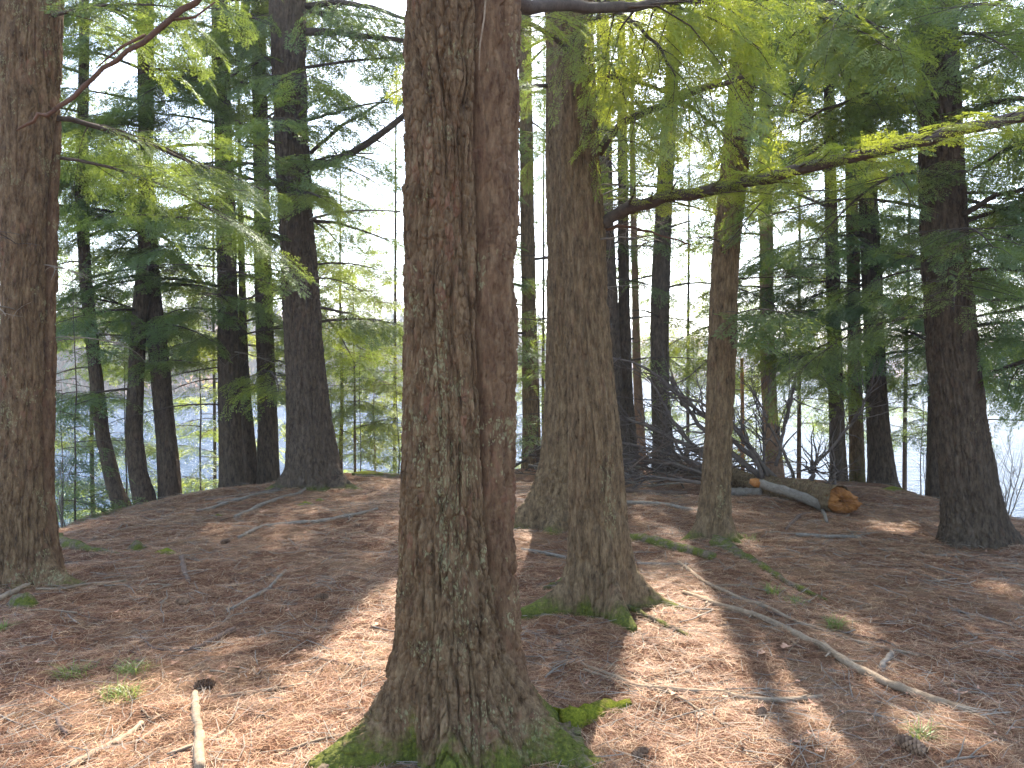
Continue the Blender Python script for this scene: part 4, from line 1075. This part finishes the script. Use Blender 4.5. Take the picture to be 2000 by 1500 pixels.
for f in [([(1515, 935), (1470, 890), (1420, 850), (1365, 805), (1300, 745), (1240, 700), (1190, 698)], 13, 4, 10.2, 10.8),
          ([(1490, 935), (1440, 895), (1400, 860), (1350, 815), (1320, 760), (1310, 735)], 16, 5, 10.2, 10.6),
          ([(1500, 930), (1480, 890), (1450, 850), (1428, 822), (1400, 800)], 10, 4, 10.1, 10.3),
          ([(1490, 938), (1470, 880), (1440, 840), (1410, 815), (1360, 780), (1300, 765)], 11, 4, 10.1, 10.4),
          ([(1550, 935), (1540, 900), (1520, 865), (1500, 820), (1480, 780), (1463, 752)], 9, 3, 9.9, 10.0),
          ([(1515, 910), (1525, 870), (1535, 820), (1545, 780), (1553, 750)], 9, 6, 10.5, 10.8),
          ([(1580, 925), (1610, 890), (1640, 855), (1670, 820), (1690, 790), (1696, 760)], 7, 4, 9.9, 9.7),
          ([(1585, 940), (1590, 915), (1596, 893)], 12, 5, 9.8, 9.8),
          ([(1628, 950), (1630, 930), (1634, 916)], 8, 6, 9.4, 9.4),
          ([(1495, 935), (1492, 880), (1490, 830), (1470, 770)], 8, 3, 10.3, 10.4),
          ([(1420, 940), (1390, 900), (1345, 870), (1300, 850), (1250, 825), (1210, 815)], 13, 6, 10.5, 11.0),
          ([(1420, 935), (1370, 880), (1330, 850), (1300, 800), (1280, 760), (1265, 735)], 11, 4, 10.6, 11.2),
          ([(1400, 930), (1345, 895), (1280, 880), (1230, 868), (1195, 862)], 10, 5, 10.6, 11.0),
          ([(1400, 935), (1320, 905), (1260, 900), (1205, 905)], 9, 5, 10.4, 10.6),
          ([(1370, 925), (1330, 890), (1310, 850), (1290, 830)], 9, 4, 10.8, 11.3),
          ([(1380, 945), (1310, 935), (1250, 930), (1200, 935)], 9, 5, 10.0, 10.2)]:
    fan(*f, tw=17)
# a snapped limb lying on the near side of the log
Q = np.array([at_depth(px, py, d) for px, py, d in [(1482, 944, 9.1), (1510, 952, 9.05), (1545, 963, 9.0), (1580, 976, 8.95), (1612, 990, 8.9)]])
q_ = np.linspace(0, 1, 5); Q = np.stack([np.interp(np.linspace(0, 1, 14), q_, Q[:, k]) for k in range(3)], 1) + rng.normal(0, .006, (14, 3)); W = np.linspace(.05, .062, 14)
tb = Tubes(); tb.add(Q, W, 12, .06); b = tb.build("snapped_limb", DEADW, FT)
tb = Tubes(); d = nrm(Q[0] - Q[1]); tb.add(np.array([Q[0] - d * .01, Q[0] + d * .05, Q[0] + d * .10]), [W[0] * 1.02, W[0] * .95, W[0] * .5], 9, .25); tb.build("torn_tip", ORANGE, b)

# brush pile left of the medium trunk: single grey branches heaped up
for k in range(64):
    px = rng.uniform(1195, 1400) if k < 46 else rng.uniform(1015, 1060); py = rng.uniform(885, 965) if k < 46 else rng.uniform(860, 930)
    c = ground_at(px, py)
    L = rng.uniform(.5, 1.7) if k < 46 else rng.uniform(.4, .9); a = rng.normal(0, .5) + (math.pi if rng.random() < .5 else 0)
    q = curve(c + [0, 0, rng.uniform(.02, .32)], a, rng.normal(.08, .22), L, rng.uniform(-.1, .25), 8, .14)
    q[:, 2] = np.maximum(q[:, 2], G(q[:, 0], q[:, 1]) + .012)
    tb = Tubes(); r0 = rng.uniform(.007, .022); tb.add(q, np.linspace(r0, r0 * .35, 8), 6, .1)
    for _ in range(rng.integers(12, 22)):
        i = rng.integers(1, 7); cc = curve(q[i], a + rng.uniform(-1.2, 1.2), rng.uniform(-.2, .9), rng.uniform(.15, .55), .1, 5, .3)
        cc[:, 2] = np.maximum(cc[:, 2], G(cc[:, 0], cc[:, 1]) + .008); tb.add(cc, np.linspace(r0 * .35, .0014, 5), 4)
    o = tb.build("dead_branch", [DEADW, LIMB, STICK_D][k % 3], None, c)
    if k < 46: tag(o, "bare grey dead branch heaped in the brush pile behind the medium trunk", "branch", "branches in the brush pile")
    else: tag(o, "bare dead branch in the tangle just right of the middle trunk", "branch", "branches in the small tangle")

# sawn post by the water, tall dead hanging branch, small rotten stump
b = np.array([(1452 - 1000) / FPX * 13.0, 13.0, 0]); b[2] = g1(b[0], b[1])
pt = thing("wooden_post", b, "thin orange brown wooden post standing by the water behind the medium trunk", "post")
tb = Tubes(); z1 = at_depth(1449, 700, 13.0)[2]
tb.add([b - [0, 0, .2], [b[0] - .01, b[1], .5 * (b[2] + z1)], [b[0] - .03, b[1], z1]], [.036, .033, .028], 4); tb.build("shaft", LUMBER, pt)
tb = Tubes(); fz_ = at_depth(1448, 878, 13.0)[2]; tb.add([[b[0] - .05, b[1] - .045, fz_ - .03], [b[0] - .05, b[1] - .045, fz_ + .07]], [.05, .05], 4); tb.build("bracket", LUMBER, pt)
P = np.array([at_depth(a, c, d) for a, c, d in [(28, 252, 2.75), (70, 232, 2.75), (120, 205, 2.8), (200, 142, 2.85), (290, 75, 2.9), (385, 0, 3.0), (470, -90, 3.1), (560, -220, 3.3), (640, -400, 3.6)]])
t2 = np.linspace(0, 1, 30); tt_ = np.linspace(0, 1, len(P)); Q = np.stack([np.interp(t2, tt_, P[:, c]) for c in range(3)], 1)
for _ in range(2): Q[1:-1] = (Q[:-2] + 2 * Q[1:-1] + Q[2:]) / 4
tb = Tubes(); tb.add(Q + rng.normal(0, .004, Q.shape), np.interp(t2, [0, .08, .5, 1], [.0015, .006, .010, .015]), 9, .22)
j = 12; c = np.array([at_depth(a, c_, d) for a, c_, d in [(285, 68, 2.92), (240, 90, 2.9), (205, 118, 2.88), (185, 136, 2.86)]]); tb.add(c, [.006, .005, .003, .0015], 6)
c = np.array([at_depth(a, c_, d) for a, c_, d in [(340, 38, 2.95), (380, 34, 3.0), (420, 4, 3.05)]]); tb.add(c, [.006, .005, .003], 6)
o = tb.build("dead_branch", REDST, None, Q[-1]); tag(o, "bare reddish dead branch hanging down across the left edge trunk with a frayed tip", "branch")
P = np.array([at_depth(a, c, 3.2) for a, c in [(950, -60), (949, 0), (946, 40), (938, 90), (936, 140)]])
tb = Tubes(); tb.add(P + [0, -.02, 0], [.004, .004, .0035, .003, .002], 6); o = tb.build("hanging_twig", STICK, None, P[0]); tag(o, "thin pale twig hanging against the top of the middle trunk", "twig")

# cones, dry leaves, moss, grass
def cone_mesh(name, c, L, rad, yaw, label):
    d = np.array([math.cos(yaw), math.sin(yaw), .08]); up = np.array([0, 0, 1.0]); s = np.cross(d, up)
    Q = []; K = 84
    for k in range(K):
        f = k / K; a = k * 2.39996; r = rad * (.30 + .85 * math.sin(math.pi * min(1, f * .92 + .10)) ** .8)
        o = d * L * (f - .5); n_ = math.cos(a) * s + math.sin(a) * up; t = np.cross(d, n_)
        w_ = rad * .46; tip = o + n_ * r + d * L * .075
        Q += [[o + n_ * r * .15 - d * .002, o + n_ * r * .72 - t * w_, tip + n_ * .001, o + n_ * r * .72 + t * w_]]
        Q += [[o + n_ * r * .72 - t * w_, o + n_ * r * .66 - d * L * .02, o + n_ * r * .72 + t * w_, tip]]
    tb = Tubes(); tb.add([-d * L * .5, d * 0, d * L * .46], [rad * .3, rad * .42, rad * .12], 8)
    V = np.array(Q).reshape(-1, 3); F = np.arange(len(V)).reshape(-1, 4); tv, tf = tb.V[0], tb.F[0]
    c = np.array(c) + [0, 0, rad * .75]
    o = mesh_from(name, np.concatenate([V, tv]) + c, np.concatenate([F, tf[:, :] + len(V)])[:len(F) + (tf[:, 2] != tf[:, 3]).sum()], None, CONE, None, {'base': c}, False)
    return tag(o, label, "pine cone", "pine cones on the needles")
for (px, py, sz, yaw, lab) in [(1780, 1468, 46, 2.2, "large open pine cone near the bottom right corner"), (1712, 1381, 30, .2, "dark pine cone below the end of the lichen spotted stick"), (1487, 1398, 34, .9, "pine cone beside the crooked branching stick"),
        (400, 1346, 44, .1, "long pine cone above the bleached stick"), (357, 1181, 30, 2.9, "pine cone in the shade below the long mossy root"), (440, 1062, 20, .4, "small pine cone at the end of the long slender stick"),
        (627, 1172, 30, .2, "pine cone at the top of the small sunny patch left of the middle trunk"), (1250, 1478, 40, .5, "dark pine cone by the mossy foot at the bottom edge"), (1905, 1318, 24, 1.2, "pine cone in the dapples at the right edge")]:
    c = ground_at(px, py); wd = sz / FPX * c[1] * (1 if px == 1780 else .72); cone_mesh("pine_cone", c, wd * 1.25, wd * .36, yaw, lab)
def dry_leaf(px, py, sz, label, group=None, yaw=None):
    c = ground_at(px, py); L = sz / FPX * c[1]; yaw = rng.uniform(0, 6.28) if yaw is None else yaw
    n_ = 22; a = np.linspace(0, 2 * np.pi, n_, endpoint=False); r = (.5 + .22 * np.cos(3 * a) + .09 * np.cos(7 * a)) * (1 + .08 * rng.normal(size=n_))
    x, y = r * np.cos(a) * L * .62, r * np.sin(a) * L * .5
    z = .9 * (x ** 2 - .4 * y ** 2) / L + rng.uniform(.2, .5) * y * .4
    R1 = np.stack([x, y, z], 1); R2 = R1 * .5; R2[:, 2] *= .5
    V = np.concatenate([[[0, 0, 0]], R2, R1]); V[:, 2] += .012 - V[:, 2].min()
    cy, sy = math.cos(yaw), math.sin(yaw); V = np.stack([V[:, 0] * cy - V[:, 1] * sy, V[:, 0] * sy + V[:, 1] * cy, V[:, 2]], 1)
    k = np.arange(n_); k2 = (k + 1) % n_
    F3 = np.stack([0 * k, 1 + k, 1 + k2], 1); F4 = np.stack([1 + k, 1 + n_ + k, 1 + n_ + k2, 1 + k2], 1)
    o = mesh_from("dry_leaf", V + c, F4, F3, DRY, None, {'base': c}); return tag(o, label, "leaf", group or "dry brown leaves on the floor")
dry_leaf(1535, 1268, 34, "large pinkish dry leaf standing beside the lichen spotted stick")
dry_leaf(1488, 1282, 28, "orange brown dry leaf left of the large pinkish one")
dry_leaf(1592, 1383, 30, "pale dry leaf at the end of the crooked branching stick")
dry_leaf(1483, 1388, 28, "reddish dry leaf leaning on the crooked branching stick")
dry_leaf(1600, 1475, 26, "faded dry leaf near the bottom edge")
dry_leaf(512, 1002, 22, "orange dry leaf by the stick with a curled end")
dry_leaf(1315, 1360, 30, "curled tan dry leaf on the crooked branching stick")
dry_leaf(1872, 1360, 36, "flat greyish dry leaf right of the lichen spotted stick")
dry_leaf(735, 1225, 24, "orange dry leaf at the left side of the middle trunk")
for k in range(120):
    px, py = rng.uniform(20, 1980), rng.uniform(1010, 1490)
    dry_leaf(px, py, rng.uniform(11, 20) * (.6 + .6 * (py - 1000) / 500), "small curled brown leaf among the needles", "small brown leaves among the needles")
def moss_patch(px, py, wpx, hgt, label, name="moss_patch", mat=MOSS, cat="moss"):
    c = ground_at(px, py); w_ = wpx / FPX * c[1] * .5
    nr, na = 14, 40; rr_, aa = np.meshgrid(np.linspace(0, 1, nr), np.linspace(0, 2 * np.pi, na, endpoint=False), indexing='ij')
    ed = 1 + .35 * (vnoise(np.stack([np.cos(aa).ravel() * 1.6 + px, np.sin(aa).ravel() * 1.6, 0 * aa.ravel()], 1), 5).reshape(nr, na) - .5) * 2
    x = c[0] + w_ * rr_ * ed * np.cos(aa); y = c[1] + w_ * .8 * rr_ * ed * np.sin(aa)
    z = G(x.ravel(), y.ravel()).reshape(nr, na) + hgt * (1 - rr_ ** 2.2) * (.6 + .8 * vnoise(np.stack([x.ravel() * 22, y.ravel() * 22, 0 * x.ravel()], 1), 6).reshape(nr, na)) - .012 * rr_
    i = np.arange(nr - 1)[:, None] * na; j = np.arange(na)[None]; k = (j + 1) % na
    o = mesh_from(name, np.stack([x, y, z], -1).reshape(-1, 3), np.stack([i + j, i + na + j, i + na + k, i + k], -1).reshape(-1, 4), None, mat, None, {'base': c})
    return tag(o, label, cat, "moss cushions on the floor")
moss_patch(598, 985, 34, .035, "bright green moss cushion in front of the big trunk with flaring roots")
moss_patch(625, 978, 26, .025, "smaller yellowish moss cushion beside the bright one")
moss_patch(425, 1008, 24, .02, "thin moss patch on the slope left of the bright cushion")
moss_patch(40, 1178, 60, .07, "dark mossy hump by the foot of the left edge trunk", "mossy_hump", MOSSY)
moss_patch(268, 1072, 48, .06, "dark mossy hump at the end of the long mossy root", "mossy_hump", MOSSY)
moss_patch(325, 1078, 40, .03, "low mossy lump right of the dark hump")
moss_patch(650, 902, 60, .03, "moss on the rim below the young yellow green trees")
moss_patch(720, 915, 70, .03, "moss strip on the rim beside the middle trunk")
moss_patch(1740, 955, 60, .02, "yellowish moss on the sunny rim right of the row of three")
def grass_tuft(px, py, wpx, n_, label):
    c = ground_at(px, py); w_ = wpx / FPX * c[1] * .5; Q = []
    for k in range(n_):
        p = c + np.array([np.clip(rng.normal(0, w_ * .3), -w_ * .5, w_ * .5), np.clip(rng.normal(0, w_ * .26), -w_ * .45, w_ * .45), 0]); p[2] = g1(p[0], p[1]) - .004
        a = rng.uniform(0, 6.28); L = rng.uniform(.07, .17); d = np.array([math.cos(a), math.sin(a), 0]); s_ = np.array([-d[1], d[0], 0]) * .0022
        e = rng.uniform(.4, 1.2)
        for q in range(3):
            f0, f1 = q / 3, (q + 1) / 3
            h = lambda f: p + d * L * .75 * f ** 1.3 + np.array([0, 0, L * e * (f - .62 * f * f)])
            Q.append([h(f0) - s_ * (1.1 - f0), h(f0) + s_ * (1.1 - f0), h(f1) + s_ * (1.1 - f1), h(f1) - s_ * (1.1 - f1)])
    V = np.array(Q).reshape(-1, 3); o = mesh_from("grass_tuft", V, np.arange(len(V)).reshape(-1, 4), None, GRASS, None, {'base': c}, False)
    return tag(o, label, "grass", "grass tufts among the needles")
grass_tuft(145, 1318, 110, 110, "dry looking grass tuft at the left in half shade")
grass_tuft(260, 1312, 90, 130, "grass tuft right of the dry looking one, left of the dark rotten stick")
grass_tuft(235, 1362, 120, 170, "brightest green grass tuft, left of the long pine cone")
grass_tuft(1632, 1226, 60, 120, "green grass tuft between the two long sticks")
grass_tuft(1510, 1158, 50, 70, "small grass tuft above the two long sticks")
grass_tuft(1552, 1180, 50, 70, "small grass tuft beside the end of the mossy root")
grass_tuft(1465, 1055, 50, 60, "short grass tuft at the foot of the medium trunk")
grass_tuft(1800, 1440, 60, 60, "thin grass tuft above the near cone")
grass_tuft(4, 1230, 40, 60, "grass tuft cut by the left picture edge")

# twigs one could pick up, then the litter nobody could count
for k in range(190):
    r_, a_ = rng.uniform(2.2, 10.5), rng.uniform(-.62, .62); x, y = r_ * math.sin(a_), r_ * math.cos(a_)
    if y > 12: continue
    z = g1(x, y); L = rng.uniform(.10, .42) * (.7 + .06 * r_); yaw = rng.uniform(0, 6.28)
    q = curve(np.array([x, y, z]), yaw, 0, L, 0, 7, .28); q[:, 2] = G(q[:, 0], q[:, 1]) + rng.uniform(.006, .02)
    r0 = rng.uniform(.0024, .0058) * (.8 + .07 * r_); tb = Tubes(); tb.add(q, np.linspace(r0, r0 * .5, 7), 5, .1)
    for _ in range(rng.integers(0, 4)):
        i = rng.integers(1, 6); c = curve(q[i], yaw + rng.uniform(-1, 1), rng.uniform(0, .5), L * rng.uniform(.2, .5), .2, 4, .3); tb.add(c, np.linspace(r0 * .6, r0 * .3, 4), 4)
    o = tb.build("fallen_twig", [STICK, DEADW, STICK_D, DEADW][k % 4], None, (x, y, z)); tag(o, "thin dead twig lying loose on the needles", "twig", "loose twigs on the needles")
def ribbons(name, n_, rmin, rmax, L, wd, lift, mat, label, tilt=.12, pw=1.0):
    r_ = rmin + (rmax - rmin) * rng.random(n_) ** pw; a_ = rng.uniform(-.72, .72, n_)
    x, y = r_ * np.sin(a_), r_ * np.cos(a_); yaw = rng.uniform(0, 6.28, n_); ll = rng.uniform(*L, n_); bend = rng.normal(0, .35, n_)
    pts = []
    z = G(x, y) + (vnoise(np.stack([x * 13, y * 13, x * 0], 1), 4) - .5) * .030
    rise = rng.normal(0, tilt, n_); zl = rng.uniform(0, lift, n_)
    w2 = wd * (.75 + .16 * r_) * rng.uniform(.7, 1.3, n_)
    for f in (-.5, 0, .5):
        aa = yaw + bend * f
        pts.append(np.stack([x + np.cos(aa) * ll * f, y + np.sin(aa) * ll * f, z + zl + rise * ll * f + .003], 1))
    s_ = np.stack([-np.sin(yaw), np.cos(yaw), rng.normal(0, .35, n_)], 1) * w2[:, None] * .5
    V = np.stack([pts[0] - s_, pts[0] + s_, pts[1] + s_, pts[1] - s_, pts[2] + s_ * .6, pts[2] - s_ * .6], 1)
    b = np.arange(n_)[:, None] * 6
    F = np.concatenate([b + [0, 1, 2, 3], b + [3, 2, 4, 5]])
    o = mesh_from(name, V.reshape(-1, 3), F, None, mat, None, None, False); return tag(o, label, "needles", kind="stuff")
ribbons("needle_litter", 380000, 1.4, 11.5, (.05, .12), .00095, .016, NEEDLE, "red brown fallen pine needles carpeting the floor", pw=.9)
ribbons("twig_litter", 11000, 1.6, 12.5, (.05, .30), .0026, .03, DEADW, "fine broken twig bits scattered over the needles", .06)

# ------------------------------------------------------------------ woods on the far shore
Q = []
cnt = 0
tone = []
def farm(name, a_, b_):
    n = N(name); r = n.island(); c = n.noise(n.coords(), .06, 2); return n.done(n.mix(n.step(c, .35, .65), n.mix(r, a_, tuple(q * .7 for q in a_)), n.mix(r, b_, tuple(q * .7 for q in b_))), .95, None, .05)
FARB, FARG = farm("far_bare_wood", (.20, .15, .12), (.26, .20, .13)), farm("far_evergreen", (.06, .09, .045), (.12, .15, .06))
for name, mat, share, lab in (("far_bare_woods", FARB, .68, "hazy brown leafless woods along the far shore"), ("far_evergreen_woods", FARG, .32, "dull green evergreens scattered along the far shore")):
    n_t = int(900 * share)
    az = rng.uniform(-.75, .75, n_t); sh = np.interp(az, _sa, _sd); dist = sh + 8 + rng.random(n_t) ** 1.5 * 90
    x, y = dist * np.sin(az), dist * np.cos(az); z = G(x, y)
    nq = 130
    h = rng.uniform(7, 13, n_t) if mat is FARB else rng.uniform(7, 15, n_t)
    f = rng.random((n_t, nq)) ** (.8 if mat is FARB else 1.3); a = rng.uniform(0, 6.28, (n_t, nq))
    rad = (h[:, None] * .28 * np.sqrt(np.clip(np.sin(np.pi * np.clip(f * .9 + .1, 0, 1)), 0, 1)) if mat is FARB else h[:, None] * .22 * (1.02 - f)) * np.sqrt(rng.random((n_t, nq)))
    C = np.stack([x[:, None] + rad * np.cos(a), y[:, None] + rad * np.sin(a), z[:, None] + h[:, None] * (.05 + .95 * f)], -1).reshape(-1, 3)
    u = rng.normal(0, 1, C.shape); v = rng.normal(0, 1, C.shape); u /= np.linalg.norm(u, axis=1)[:, None]; v -= u * (u * v).sum(1)[:, None]; v /= np.linalg.norm(v, axis=1)[:, None]
    sz = (rng.uniform(.25, .9, len(C)))[:, None]; asp = .22 if mat is FARB else .5
    if mat is FARB: u[:, 2] = np.abs(u[:, 2]) + .8
    V = np.stack([C - u * sz, C + v * sz * asp, C + u * sz, C - v * sz * asp], 1).reshape(-1, 3)
    o = mesh_from(name, V, np.arange(len(V)).reshape(-1, 4), None, mat, None, None, False); tag(o, lab, "woods", kind="stuff")
print("faces", sum(len(o.data.polygons) for o in S.objects if o.type == 'MESH'), "objects", len(S.objects))

# ------------------------------------------------------------------ the moist air over the lake
hb = mesh_from("haze", np.array([[x, y, z] for x in (-650, 650) for y in (-60, 700) for z in (-9, 60)], float),
               [[0, 1, 3, 2], [4, 6, 7, 5], [0, 4, 5, 1], [2, 3, 7, 6], [0, 2, 6, 4], [1, 5, 7, 3]], None, None, None, None, False)
hm = bpy.data.materials.new("haze_air"); hm.use_nodes = True; t_ = hm.node_tree; t_.nodes.clear()
ho = t_.nodes.new("ShaderNodeOutputMaterial"); pv = t_.nodes.new("ShaderNodeVolumePrincipled")
pv.inputs['Color'].default_value = (.85, .9, 1, 1); pv.inputs['Density'].default_value = .0011; pv.inputs['Anisotropy'].default_value = .35
t_.links.new(pv.outputs[0], ho.inputs['Volume']); hb.data.materials.append(hm)
tag(hb, "thin pale haze over the lake", "haze", kind="stuff")
